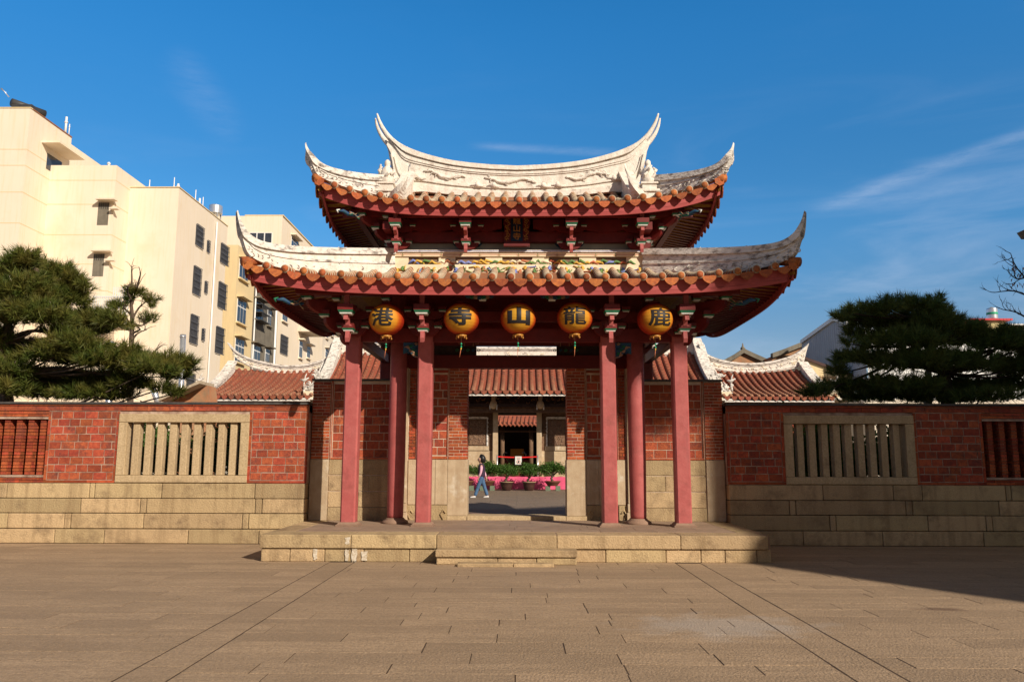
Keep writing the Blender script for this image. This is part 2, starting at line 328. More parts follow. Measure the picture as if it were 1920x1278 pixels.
# ------------------------------------------------------------------ ground
def paving_material(name, base, c2, bw, bh, joint, mort=.006, patch=True, isl=False):
    m = bpy.data.materials.new(name); m.use_nodes = True; MATS[name] = m
    t = m.node_tree; N = t.nodes; L = t.links; b = N['Principled BSDF']; b.inputs['Roughness'].default_value = .72; b.inputs['Specular IOR Level'].default_value = .35
    tcn = N.new('ShaderNodeTexCoord')
    wob = N.new('ShaderNodeTexNoise'); wob.inputs['Scale'].default_value = 1.1; wob.inputs['Detail'].default_value = 3; L.new(tcn.outputs['Object'], wob.inputs['Vector'])
    vm = N.new('ShaderNodeVectorMath'); vm.operation = 'MULTIPLY_ADD'; vm.inputs[1].default_value = (.02, .02, 0); L.new(wob.outputs['Color'], vm.inputs[0]); L.new(tcn.outputs['Object'], vm.inputs[2])
    br = N.new('ShaderNodeTexBrick'); L.new(vm.outputs[0], br.inputs['Vector'])
    br.inputs['Scale'].default_value = 1; br.inputs['Brick Width'].default_value = bw; br.inputs['Row Height'].default_value = bh; br.inputs['Mortar Size'].default_value = mort; br.inputs['Mortar Smooth'].default_value = .3
    br.offset = .37; br.squash = .72; br.squash_frequency = 3
    br.inputs['Color1'].default_value = rgb(base); br.inputs['Color2'].default_value = rgb(c2); br.inputs['Mortar'].default_value = rgb(joint); br.inputs['Bias'].default_value = -.1
    # joints open and close along their length
    jn = N.new('ShaderNodeTexNoise'); jn.inputs['Scale'].default_value = 2.3; jn.inputs['Detail'].default_value = 4; L.new(tcn.outputs['Object'], jn.inputs['Vector'])
    jm = N.new('ShaderNodeMapRange'); jm.inputs[1].default_value = .38; jm.inputs[2].default_value = .62; jm.inputs[3].default_value = mort*.15; jm.inputs[4].default_value = mort*1.25; L.new(jn.outputs[0], jm.inputs[0]); L.new(jm.outputs[0], br.inputs['Mortar Size'])
    col = br.outputs['Color']
    if isl:
        rn = N.new('ShaderNodeRGB'); rn.outputs[0].default_value = rgb(base); col = rn.outputs[0]
        g = N.new('ShaderNodeNewGeometry'); h = N.new('ShaderNodeHueSaturation'); a = N.new('ShaderNodeMapRange'); a.inputs[3].default_value = .76; a.inputs[4].default_value = 1.14
        L.new(g.outputs['Random Per Island'], a.inputs[0]); L.new(a.outputs[0], h.inputs['Value']); L.new(col, h.inputs['Color']); col = h.outputs[0]
    def layer(scale, lo, hi, c, amt, det=8, st=(1, 1, 1), rgh=.65):
        nonlocal col
        mpn = N.new('ShaderNodeMapping'); mpn.inputs['Scale'].default_value = st; L.new(tcn.outputs['Object'], mpn.inputs[0])
        n = N.new('ShaderNodeTexNoise'); n.inputs['Scale'].default_value = scale; n.inputs['Detail'].default_value = det; n.inputs['Roughness'].default_value = rgh; L.new(mpn.outputs[0], n.inputs['Vector'])
        mr = N.new('ShaderNodeMapRange'); mr.inputs[1].default_value = lo; mr.inputs[2].default_value = hi; mr.inputs[4].default_value = amt; L.new(n.outputs[0], mr.inputs[0])
        x = N.new('ShaderNodeMix'); x.data_type = 'RGBA'; L.new(mr.outputs[0], x.inputs[0]); L.new(col, x.inputs[6]); x.inputs[7].default_value = rgb(c); col = x.outputs[2]
    layer(.45, .50, .75, tuple(a*.70 for a in base), .8)
    layer(1.6, .50, .72, tuple(min(1, a*1.28) for a in base), .55)
    layer(3.0, .47, .70, tuple(a*.66 for a in base), .8, 9, (.35, 2.2, 1))
    layer(9.0, .50, .68, tuple(a*.72 for a in base), .6, 9, (.5, 1.6, 1))
    layer(14, .58, .70, (base[0]*1.2, base[1]*1.22, base[2]*1.3), .5, 6, (.7, 1.5, 1))
    layer(24, .46, .64, tuple(a*.55 for a in base), .62, 5)
    layer(33, .54, .68, tuple(min(1, a*1.45) for a in base), .45, 5)
    layer(60, .48, .66, tuple(a*.5 for a in base), .65, 3)
    layer(90, .55, .70, tuple(min(1, a*1.6) for a in base), .35, 2)
    if patch:      # a pale scuffed patch and a damp stain
        for (cx, cy, sx_, sy_, c, amt, th) in ((2.0, 8.1, .9, .55, (.44, .38, .33), .5, 1.0), (4.6, 9.05, .32, .13, (.13, .075, .045), .75, .9)):
            mpn = N.new('ShaderNodeMapping'); mpn.inputs['Location'].default_value = (-cx/sx_, -cy/sy_, 0); mpn.inputs['Scale'].default_value = (1/sx_, 1/sy_, 1); L.new(tcn.outputs['Object'], mpn.inputs[0])
            ln = N.new('ShaderNodeVectorMath'); ln.operation = 'LENGTH'; L.new(mpn.outputs[0], ln.inputs[0])
            n = N.new('ShaderNodeTexNoise'); n.inputs['Scale'].default_value = 3; n.inputs['Detail'].default_value = 7; L.new(tcn.outputs['Object'], n.inputs['Vector'])
            ad = N.new('ShaderNodeMath'); ad.operation = 'MULTIPLY_ADD'; ad.inputs[1].default_value = 2.2; L.new(n.outputs[0], ad.inputs[0]); L.new(ln.outputs['Value'], ad.inputs[2])
            mr = N.new('ShaderNodeMapRange'); mr.inputs[1].default_value = th+1.25; mr.inputs[2].default_value = th+.55; mr.inputs[4].default_value = amt; L.new(ad.outputs[0], mr.inputs[0])
            x = N.new('ShaderNodeMix'); x.data_type = 'RGBA'; L.new(mr.outputs[0], x.inputs[0]); L.new(col, x.inputs[6]); x.inputs[7].default_value = rgb(c); col = x.outputs[2]
    L.new(col, b.inputs['Base Color'])
    n = N.new('ShaderNodeTexNoise'); n.inputs['Scale'].default_value = 45; n.inputs['Detail'].default_value = 6; L.new(tcn.outputs['Object'], n.inputs['Vector'])
    s1 = N.new('ShaderNodeMath'); s1.operation = 'MULTIPLY_ADD'; s1.inputs[1].default_value = (0 if isl else -1.5); L.new(br.outputs['Fac'], s1.inputs[0]); L.new(n.outputs[0], s1.inputs[2])
    bp = N.new('ShaderNodeBump'); bp.inputs['Strength'].default_value = .7; bp.inputs['Distance'].default_value = .02; L.new(s1.outputs[0], bp.inputs['Height']); L.new(bp.outputs[0], b.inputs['Normal'])
mat('joint_dirt', (.06, .038, .026), (.10, .065, .04), 4, .95)
paving_material('plaza_paving', (.40, .276, .172), (.37, .25, .16), 50, 50, (.40, .27, .17), .0, True, True)
paving_material('court_paving', (.26, .19, .135), (.21, .155, .115), .9, .45, (.07, .055, .045), .012, False)
def sheet(name, x0, x1, y0, y1, z, m, lab=None):
    b = MB(); b.add([(x0, y0, z), (x1, y0, z), (x1, y1, z), (x0, y1, z)], [(0, 1, 2, 3)], m); o = b.build(name); tag(o, kind='structure'); return o
sheet('ground', -1500, 1500, -1500, 1500, -.03, 'court_paving')
sheet('courtyard_ground', -40, 40, 16.7, 70, .2, 'court_paving')
sheet('ground', -60, 60, -60, 16, -.0032, 'joint_dirt')
def plaza():
    b = MB(); R = random.Random(21)
    def q(x0, x1, y0, y1, g=.0042, gx=.006):
        z = R.uniform(-.0015, .0015); a = gx*R.uniform(.5, 1.3); c = g*R.uniform(.2, 1.5)
        b.box(x0+a, x1-a, y0+c, y1-c, -.013, z, 'plaza_paving')
    for (X0, X1) in ((-30, -2.946), (-2.545, 2.487), (2.884, 30)):
        y = -3.0
        while y < 15.7:
            h = R.choice((.30, .34, .36, .40, .33)); x = X0-R.uniform(0, 1.2)
            while x < X1:
                L = R.uniform(.8, 1.9)
                if X1-(x+L) < .35: L = X1-x
                if x+L > X0+.02 and abs(x) < 16: q(max(x, X0), min(x+L, X1), y, y+h)
                x += L
            y += h
    for x0 in (-2.93, 2.50):
        y = -3.0
        while y < 12.8:
            L = R.uniform(1.0, 2.3); e = min(y+L, 12.86); b.box(x0, x0+.37, y+.005, e-.005, -.013, 0, 'plaza_paving'); y = e
    for X0, X1 in ((-60, -16.2), (16.2, 60)): b.box(X0, X1, -60, 15.7, -.013, -.001, 'plaza_paving')
    b.box(-60, 60, -60, -3.1, -.013, -.001, 'plaza_paving')
    for x in (-2.946, -2.552, 2.487, 2.872):
        y = -3.0
        while y < 12.8:
            L = R.uniform(.6, 2.0); b.box(x, x+.014, y, min(y+L, 12.86), -.013, -.0022 if R.random() < .75 else -.009, 'joint_dirt'); y += L+R.uniform(0, .12)
    tag(b.build('plaza_ground'), kind='structure')
plaza()

# ------------------------------------------------------------------ the gate
CY = 16.4
GATE = empty('temple_gate', (0, CY, 0), 'two tiered red temple gate with orange tiled roofs and white upturned ridges', 'temple gate')
# --- platform
PX0, PX1, PY0, PZ = -4.07, 4.03, 12.9, .42
b = MB()
x = PX0+.02
b.box(PX0+.03, PX1-.03, PY0+.05, 19.6, -.02, PZ-.005, 'stone_dark')
for wd in (.46, .55, .5, .12, .72, 1.0, 1.3, .8, .95, .55, .38, .5, .5):   # lower course
    e = min(x+wd, PX1-.02)
    if e-x > .05: b.box(x+.004, e-.004, PY0+.02+rnd.uniform(0, .012), PY0+.4, 0, .205, 'stone')
    x = e
x = PX0
for wd in (1.45, 1.35, 1.9, 1.95, 1.38):                                     # top course of long slabs
    e = min(x+wd, PX1); b.box(x+.003, e-.003, PY0-.015, PY0+.55, .21, PZ, 'stone'); x = e
for sx_, xx in ((1, PX0), (-1, PX1)):
    y = PY0+.56
    while y < 19.4:
        b.box(*(sorted((xx, xx+sx_*.4))), y, y+1.1, .21, PZ, 'stone'); b.box(*(sorted((xx+sx_*.02, xx+sx_*.4))), y, y+1.1, 0, .205, 'stone'); y += 1.11
pf = b.build('platform', GATE, bevel=.014)
b = MB(); y = PY0+.56; r = 0                                                 # paving slabs on top
while y < 15.95:
    h = (.34, .46, .40, .50, .42)[r % 5]; x = PX0+.42
    while x < PX1-.42:
        e = min(x+rnd.uniform(.9, 1.5), PX1-.42)
        if PX1-.42-e < .4: e = PX1-.42
        b.box(x+.004, e-.004, y+.004, min(y+h, 16.0)-.004, PZ-.02, PZ+.003+rnd.uniform(0, .002), 'slab'); x = e
    y += h; r += 1
b.build('paving', pf)
# whitewash patches on the front stones
for (px, py, wpx, hpx) in ((591, 1038, 9, 22), (652, 1013, 10, 14), (650, 1040, 8, 20), (664, 1040, 11, 26), (683, 1042, 13, 18)):
    b = MB(); P = [at(px+wpx*.5*max(-1, min(1, 1.5*math.cos(a)))*rnd.uniform(.6, 1.05), py+hpx*.5*max(-1, min(1, 1.5*math.sin(a)))*rnd.uniform(.8, 1.1), 12.9) for a in [i*2*math.pi/19 for i in range(19)]]
    yf = PY0+(-.0195 if py < 1027 else .005)
    b.prism([(p.x, min(p.z, .408) if py < 1027 else min(p.z, .2)) for p in P], yf, yf+.02, 'old_white'); b.build('whitewash_patch', pf)
# --- steps
b = MB(); b.box(-1.255, .93, 12.58, PY0-.022, .115, .225, 'stone'); b.box(-1.24, -.3, 12.62, PY0-.022, 0, .112, 'stone'); b.box(-.294, .30, 12.625, PY0-.022, 0, .112, 'stone'); b.box(.306, .92, 12.615, PY0-.022, 0, .112, 'stone')
tag(b.build('stone_step', bevel=.014), 'long tan stone step set against the front of the gate platform', 'step')
b = MB(); b.box(-.90, -.06, 12.36, 12.565, -.01, .05, 'stone'); b.box(-.05, .56, 12.37, 12.565, -.01, .046, 'stone')
tag(b.build('stone_slab', bevel=.012), 'thin narrow stone slab lying on the paving below the platform step', 'slab')

# --- columns
YF, YR = 14.55, 15.15
def sq_column(x, y, top=4.35, big=True):
    b = MB(); h = .135; c = .028
    prof = [(-h+c, -h), (h-c, -h), (h, -h+c), (h, h-c), (h-c, h), (-h+c, h), (-h, h-c), (-h, -h+c)]
    n = 8; vs = [(x+a, y+d, z) for z in (PZ+.075, top) for a, d in prof]
    b.add(vs, [tuple(range(8))[::-1], tuple(range(8, 16))]+[(i, (i+1) % n, n+(i+1) % n, n+i) for i in range(n)], 'red_paint')
    col = b.build('square_column', GATE)
    b = MB(); b.box(x-.20, x+.20, y-.20, y+.20, PZ, PZ+.035, 'stone_dark'); b.add([(x+sx*q, y+sy*q, z) for z, q in ((PZ+.035, .185), (PZ+.076, .15)) for sx, sy in ((-1, -1), (1, -1), (1, 1), (-1, 1))], [(0, 3, 2, 1), (4, 5, 6, 7), (0, 1, 5, 4), (1, 2, 6, 5), (2, 3, 7, 6), (3, 0, 4, 7)], 'stone_dark')
    b.build('pedestal', col, bevel=.008)
def rd_column(x, y, top=4.9):
    b = MB(); b.lathe([(.145, PZ+.10), (.15, PZ+.16), (.163, 1.6), (.163, 2.6), (.155, top)], (x, y, 0), 'red_paint', 28)
    col = b.build('round_column', GATE)
    b = MB(); b.lathe([(.245, PZ), (.245, PZ+.02), (.235, PZ+.05), (.17, PZ+.085), (.165, PZ+.105)], (x, y, 0), 'stone_dark', 28); b.build('pedestal', col)
FX = (-3.01, -1.68, 1.66, 2.97); RX = (-2.27, 2.26)
for x in FX: sq_column(x, YF); sq_column(x, 2*CY-YF)
for x in RX: rd_column(x, YR); rd_column(x, 2*CY-YR)

# --- pier walls of brick over stone
def pier_side(sg):
    X = lambda a: sg*a
    def bx(b, a0, a1, y0, y1, z0, z1, m): b.box(min(X(a0), X(a1)), max(X(a0), X(a1)), y0, y1, z0, z1, m)
    def br(b, a0, a1, z0, z1, y, bw, bh, m, **k): b.bricks(min(X(a0), X(a1)), max(X(a0), X(a1)), z0, z1, y, bw, bh, m, **k)
    ZB = 1.60
    # central pier beside the doorway
    b = MB(); bx(b, 1.005, 2.2, 16.017, 16.5, PZ, 3.42, 'mortar_pale')
    bx(b, 1.004, 1.362, 16.006, 16.018, ZB, 3.42, 'mortar_pale')
    br(b, 1.0, 1.36, ZB, 3.42, 16.0, .19, .062, 'brick_thin', gap=.010)
    b.bricks(16.0, 16.5, ZB, 3.42, X(1.0), .19, .062, 'brick_thin', side='x' if sg > 0 else 'n', gap=.010)
    br(b, 1.395, 1.99, ZB+.08, 3.30, 16.010, .21, .158, 'brick', gap=.018)
    for a0, a1 in ((1.365, 1.39), (1.995, 2.02)): bx(b, a0, a1, 15.988, 16.04, ZB, 3.42, 'brick_thin')
    bx(b, 1.395, 1.99, 15.99, 16.04, ZB+.01, ZB+.06, 'brick_thin'); bx(b, 1.395, 1.99, 15.99, 16.04, 3.33, 3.38, 'brick_thin')
    for a0, a1 in ((1.374, 1.380), (2.005, 2.010)): bx(b, a0, a1, 15.984, 15.99, ZB, 3.42, 'old_white')
    br(b, 2.03, 2.16, ZB, 3.42, 16.0, .15, .062, 'brick_thin', gap=.010)
    wall = b.build('brick_pier', GATE)
    b = MB(); bx(b, .985, 1.375, 15.985, 16.515, PZ+.09, ZB-.006, 'stone_pier'); bx(b, 1.38, 1.62, 15.99, 16.5, PZ+.30, ZB-.006, 'stone_pier'); bx(b, 1.625, 2.16, 15.992, 16.5, PZ+.30, ZB-.006, 'stone_pier')
    bx(b, 1.38, 2.18, 15.965, 16.5, PZ, PZ+.29, 'stone'); bx(b, .97, 1.375, 15.96, 16.53, PZ, PZ+.085, 'stone_light')
    # small carved scroll feet
    for a in (1.45, 2.1):
        b.tube([(X(a), 15.955, PZ+.02), (X(a+.05), 15.95, PZ+.12), (X(a), 15.95, PZ+.2), (X(a-.05), 15.955, PZ+.14)], .018, 'stone', 6)
    b.build('stone_base', wall, bevel=.008)
    # stone jamb between pier and side wall
    b = MB(); bx(b, 2.185, 2.36, 15.93, 16.5, PZ+.33, 3.42, 'stone_pier'); bx(b, 2.17, 2.375, 15.90, 16.5, PZ+.16, PZ+.325, 'stone_pier'); bx(b, 2.15, 2.40, 15.88, 16.5, PZ, PZ+.155, 'stone_pier')
    b.build('stone_jamb', GATE, bevel=.01)
    # side wall
    ZT = 3.14
    b = MB(); bx(b, 2.385, 4.05, 15.816, 16.2, PZ, ZT, 'mortar_pale'); bx(b, 3.70, 4.047, 15.787, 15.817, ZB, ZT-.02, 'mortar_pale')
    br(b, 3.70, 4.05, ZB, ZT-.02, 15.78, .19, .062, 'brick_thin', gap=.010)
    b.bricks(15.78, 16.15, ZB, ZT-.02, X(4.055), .19, .062, 'brick_thin', side='n' if sg > 0 else 'x', gap=.010)
    br(b, 2.41, 3.64, ZB+.03, ZT-.06, 15.81, .26, .165, 'brick', gap=.012)
    bx(b, 3.655, 3.69, 15.79, 15.84, ZB, ZT, 'brick_thin'); bx(b, 2.385, 3.655, 15.79, 15.84, ZB, ZB+.028, 'brick_thin')
    bx(b, 3.668, 3.675, 15.786, 15.79, ZB, ZT-.03, 'old_white')
    sw = b.build('brick_side_wall', GATE)
    b = MB(); bx(b, 2.37, 4.08, 15.76, 16.2, ZT+.004, ZT+.04, 'coping'); b.build('coping', sw)
    b = MB(); bx(b, 3.70, 4.06, 15.775, 16.2, PZ+.002, ZB-.006, 'stone_pier')
    for z0, z1, cut in ((PZ+.26, PZ+.56, 3.1), (PZ+.57, PZ+.87, 2.9), (PZ+.88, ZB-.006, 3.2)):
        bx(b, 2.385, cut-.004, 15.80, 16.2, z0, z1-.006, 'stone'); bx(b, cut+.004, 3.69, 15.80, 16.2, z0, z1-.006, 'stone')
    bx(b, 2.385, 3.69, 15.785, 16.2, PZ+.002, PZ+.252, 'stone')
    b.build('stone_base', sw, bevel=.008)
pier_side(-1); pier_side(1)
b = MB(); b.box(-.98, .96, 15.94, 16.55, PZ, PZ+.085, 'stone_light'); b.build('threshold', GATE, bevel=.01)

# --- roof geometry
def curve_rise(u, U, rise): return rise*(abs(u)/U)**4
class Roof:
    def __init__(s, XL, XR, Y0, D, hip, z0, H, rise, wedge):
        s.XL, s.XR, s.Y0, s.D, s.hip, s.z0, s.H, s.rise = XL, XR, Y0, D, hip, z0, H, rise; s.UY = CY-Y0; s.wedge = wedge
    def h(s, v):       # v measured on the front slope
        t = v/s.D; return s.H*(.50*t+.50*t*t)
LO = Roof(4.68, 4.78, 13.3, 1.6, (2.3, 1.6), 4.66, .52, .27, None)
UP = Roof(3.72, 3.78, 14.1, 2.3, (1.35, 1.1), 6.29, .95, .42, None)
def sides(R):
    """four eaves: (u0, u1, point(u, v, z), U(u), inward depth at u, scale of v to front slope)"""
    hx, hy = R.hip
    def pf(u, v, z): return (u, R.Y0+v, z)
    def pb(u, v, z): return (u, 2*CY-R.Y0-v, z)
    def pl(u, v, z): return (-R.XL+v, CY+u, z)
    def pr(u, v, z): return (R.XR-v, CY+u, z)
    def Uf(u): return R.XL if u < 0 else R.XR
    def Us(u): return R.UY
    def df(u):
        a = Uf(u)-abs(u); return R.D if a >= hx else hy*a/hx
    def ds(u):
        a = R.UY-abs(u); return hx if a >= hy else hx*a/hy
    return [(-R.XL, R.XR, pf, Uf, df, 1.0), (-R.XL, R.XR, pb, Uf, df, 1.0), (-R.UY, R.UY, pl, Us, ds, hy/hx), (-R.UY, R.UY, pr, Us, ds, hy/hx)]
def zroof(R, u, v, U, k):
    vv = v*k; fade = max(0, 1-vv/(R.hip[1]*1.3))
    return R.z0+R.h(vv)+curve_rise(u, U, R.rise)*(fade*.7+.3*(1 if fade > 0 else 0)*fade)
def tiles(R, pitch, name, parent):
    b = MB()
    for si, (u0, u1, P, Uf, dep, k) in enumerate(sides(R)):
        # pans: the sheet between the round tiles
        us = [u0+(u1-u0)*i/70 for i in range(71)]
        rows = []
        for j in range(13):
            row = []
            for u in us:
                v = dep(u)*j/12; row.append(P(u, v, zroof(R, u, v, Uf(u), k)-.035))
            rows.append(row)
        b.grid(rows, 'tile_pan')
        n = round((u1-u0-.12)/pitch); pp = (u1-u0-.12)/n
        for i in range(n+1):
            u = u0+.06+i*pp; d = dep(u)
            if si == 1 and False: continue
            # round tile row
            if d > .06:
                m = max(1, int(d/.155)); step = d/m; ju = rnd.uniform(-.006, .006)
                for q in range(m):
                    va, vb = q*step, (q+1)*step+.01
                    pa = Vector(P(u+ju, va-.02 if q == 0 else va, zroof(R, u, va, Uf(u), k)+.018)); pb_ = Vector(P(u+ju, vb, zroof(R, u, vb, Uf(u), k)+.012))
                    b.tube([pa, pb_], [.066, .056], 'tile', 10 if si == 0 else 6, cap=(q == 0))
                    if q > 0:
                        pm = pa+(pb_-pa)*.12; b.tube([pa-(pb_-pa)*.08, pm], [.0705, .069], 'tile_mortar', 10 if si == 0 else 6, cap=True)
                pa = Vector(P(u, -.035, zroof(R, u, 0, Uf(u), k)+.018)); pb_ = Vector(P(u, .0, zroof(R, u, 0, Uf(u), k)+.018))
                b.tube([pa, pb_], [.073, .073], 'tile_mortar', 14, cap=True); pc = Vector(P(u, -.042, zroof(R, u, 0, Uf(u), k)+.018)); b.tube([pc, pa], [.059, .059], 'tile', 14, cap=True)
            # drip tile between the rows
            if i < n:
                um = u+pp/2; z = zroof(R, um, 0, Uf(um), k)-.02; hw = pp*.375; hgt = .135*(pitch/.32)**.7
                sl = (zroof(R, um+.05, 0, Uf(um+.05), k)-zroof(R, um-.05, 0, Uf(um-.05), k))/.1
                sh = [(-1, 0), (-.97, -.28), (-.72, -.62), (-.38, -.84), (0, -1), (.38, -.84), (.72, -.62), (.97, -.28), (1, 0)]
                f = []; bk = []
                for a, c in sh:
                    zz = z+c*hgt+sl*a*hw; vv = -.035+c*.012; f.append(P(um+a*hw, vv, zz)); bk.append(P(um+a*hw, vv+.022, zz))
                nn = len(sh); b.add(f+bk, [tuple(range(nn)), tuple(range(nn, 2*nn))[::-1]]+[(q, (q+1) % nn, nn+(q+1) % nn, nn+q) for q in range(nn)], 'tile')
                # pan lips
                for q in range(3):
                    v = .0+q*.16
                    if v+.1 < dep(um):
                        a0 = Vector(P(um-hw, v-.02, zroof(R, um-hw, v, Uf(um-hw), k)-.012)); a1 = Vector(P(um+hw, v-.02, zroof(R, um+hw, v, Uf(um+hw), k)-.012))
                        a2 = Vector(P(um+hw, v+.15, zroof(R, um+hw, v+.15, Uf(um+hw), k)-.03)); a3 = Vector(P(um-hw, v+.15, zroof(R, um-hw, v+.15, Uf(um-hw), k)-.03))
                        dz = Vector((0, 0, -.02)); b.add([a0, a1, a2, a3, a0+dz, a1+dz, a2+dz, a3+dz], [(0, 1, 2, 3), (7, 6, 5, 4), (0, 4, 5, 1), (1, 5, 6, 2), (2, 6, 7, 3), (3, 7, 4, 0)], 'tile')
    # corner tile heads
    for sx, X in ((-1, R.XL), (1, R.XR)):
        for y, sy in ((R.Y0, -1), (2*CY-R.Y0, 1)):
            z = R.z0+R.rise; dr = Vector((sx*.7, sy*.7, 0))
            p = Vector((sx*X, y, z))
            b.tube([p+dr*.05+Vector((0, 0, .01)), p-dr*.35+Vector((0, 0, .10))], [.085, .08], 'tile', 12)
            for q_ in (-1, 1):
                e_ = Vector((sx*.3, sy*-.3, 0)) if q_ > 0 else Vector((-sx*.3, sy*.3, 0))
            b.prism([(p.x-sx*.16, p.z), (p.x+sx*.02, p.z+.02), (p.x+sx*.01, p.z-.10), (p.x-sx*.07, p.z-.14), (p.x-sx*.15, p.z-.09)], p.y+sy*.035, p.y+sy*.055, 'tile')
    rf = b.build(name, parent)
    # fascia, soffit, rafters
    b = MB(); c = MB(); d_ = MB()
    for si, (u0, u1, P, Uf, dep, k) in enumerate(sides(R)):
        us = [u0+.03+(u1-u0-.06)*i/60 for i in range(61)]
        fh = .235 if R is LO else .215
        for lo, hi, o, mm in ((.0, fh*.72, .07, 'fascia_red'), (fh*.72+.003, fh, .085, 'fascia_red')):
            T = [P(u, o, zroof(R, u, 0, Uf(u), k)-.035-lo) for u in us]; B = [P(u, o+.012, zroof(R, u, 0, Uf(u), k)-.035-hi) for u in us]
            T2 = [P(u, o+.04, zroof(R, u, 0, Uf(u), k)-.035-lo) for u in us]; B2 = [P(u, o+.052, zroof(R, u, 0, Uf(u), k)-.035-hi) for u in us]
            n = len(us); b.add(T+B+T2+B2, [(i, i+1, n+i+1, n+i) for i in range(n-1)]+[(2*n+i, 3*n+i, 3*n+i+1, 2*n+i+1) for i in range(n-1)]+[(n+i, n+i+1, 3*n+i+1, 3*n+i) for i in range(n-1)]+[(i, 2*n+i, 2*n+i+1, i+1) for i in range(n-1)], mm)
        rows = []
        for j in range(9):
            rows.append([P(u, .1+(dep(u)-.1)*j/8 if dep(u) > .1 else dep(u), zroof(R, u, dep(u)*j/8, Uf(u), k)-.12-.06*j/8) for u in us])
        c.grid(rows, 'soffit')
        n = round((u1-u0)/(.17)); 
        for i in range(1, n):
            u = u0+(u1-u0)*i/n; D = dep(u)
            if D < .25: continue
            seg = 5; T = [P(u, .1+(D-.1)*j/seg, zroof(R, u, (.1+(D-.1)*j/seg), Uf(u), k)-.12) for j in range(seg+1)]; B = [(p[0], p[1], p[2]-.05) for p in T]
            d_.slab(T, B, .062, 'dark_red')
    b.build('fascia', rf); c.build('soffit', rf); d_.build('rafters', rf)
    return rf
LOW = tiles(LO, .322, 'lower_roof', GATE)
UPR = tiles(UP, .288, 'upper_roof', GATE)

# --- white ridges
def on_hip(R, px, py, Ymin=None):
    d = CR @ Vector(((px-960)/F, -(py-639)/F, -1)); bb = R.hip[0]/R.hip[1]
    Y = (R.XL+R.Y0*bb)/(abs(d.x/d.y)+bb)
    if Ymin: Y = max(Y, Ymin)
    return Vector((d.x/d.y*Y, Y, EYE+d.z/d.y*Y))
def resample(P, n):
    P = [Vector(p) for p in P]; out = []
    m = len(P)-1
    for i in range(n):
        t = i*m/(n-1); k = min(int(t), m-1); f = t-k
        p0 = P[max(k-1, 0)]; p1 = P[k]; p2 = P[k+1]; p3 = P[min(k+2, m)]
        out.append(.5*((2*p1)+(p2-p0)*f+(2*p0-5*p1+4*p2-p3)*f*f+(3*p1-p0-3*p2+p3)*f**3))
    return out
def mirror(P, sx, sy, kx=1.0): return [Vector((p.x*sx*kx, (p.y if sy > 0 else 2*CY-p.y), p.z)) for p in P]
def hip_ridges(R, top, bot, mcorner, parent, wid=.17):
    n = 34
    T = resample([on_hip(R, *p, Ymin=R.Y0-.12) for p in top], n); B = resample([on_hip(R, *p, Ymin=R.Y0-.12) for p in bot], n)
    for sx in (1, -1):
        for sy in (1, -1):
            kx = 1.0 if sx > 0 else R.XR/R.XL
            t = mirror(T, sx, sy, kx); q = mirror(B, sx, sy, kx); b = MB()
            th = [wid*min(1, .22+i/9) for i in range(n)]
            m = mcorner if not (R is LO and sx > 0) else 'plaster'
            b.slab(t, q, th, m)
            # cap moulding and a string course
            cap = [tt.lerp(qq, .0)+Vector((0, 0, .012)) for tt, qq in zip(t, q)]; cb = [tt.lerp(qq, min(.42, .1+.03*i) if i > 3 else .3) for i, (tt, qq) in enumerate(zip(t, q))]
            b.slab(cap, [tt+(qq-tt)*min(1, .105/max((qq-tt).length, .105)) for tt, qq in zip(t, q)], [x_*1.45+.01 for x_ in th], mcorner)
            f0 = 9
            b.slab([tt.lerp(qq, .46) for tt, qq in zip(t, q)][f0:], [tt.lerp(qq, .54) for tt, qq in zip(t, q)][f0:], [x_*1.22 for x_ in th][f0:], mcorner)
            # weathered relief of curls
            for i in range(13, n-3, 1):
                p = t[i].lerp(q[i], rnd.uniform(.6, .9)); off = Vector((0, -sy*(th[i]*.5), 0)); a = rnd.uniform(0, 6)
                pts = [p+off+Vector((.05*math.cos(a+s_*.9)*(1+s_*.1), 0, .035*math.sin(a+s_*.9))) for s_ in range(6)]
                b.tube(pts, .012, mcorner, 5)
            if sy > 0:
                for i in range(10, n, 6): b.lathe([(.012, 0), (.02, .015), (.012, .035), (.003, .045)], t[i]+Vector((0, 0, .01)), mcorner, 8)
            b.build('hip_ridge', parent)
hip_ridges(LO, [(445, 396), (450, 419), (462, 440), (485, 455), (520, 462), (570, 466), (640, 468), (737, 469)],
           [(443, 397), (446, 424), (453, 450), (466, 480), (505, 499), (565, 510), (640, 516), (737, 520)], 'plaster_grey', LOW)
hip_ridges(UP, [(574, 269), (580, 289), (594, 306), (615, 317), (650, 325), (690, 330), (738, 333)],
           [(572, 270), (575, 292), (584, 313), (597, 333), (640, 351), (690, 364), (738, 373)], 'plaster_grey', UPR, .15)

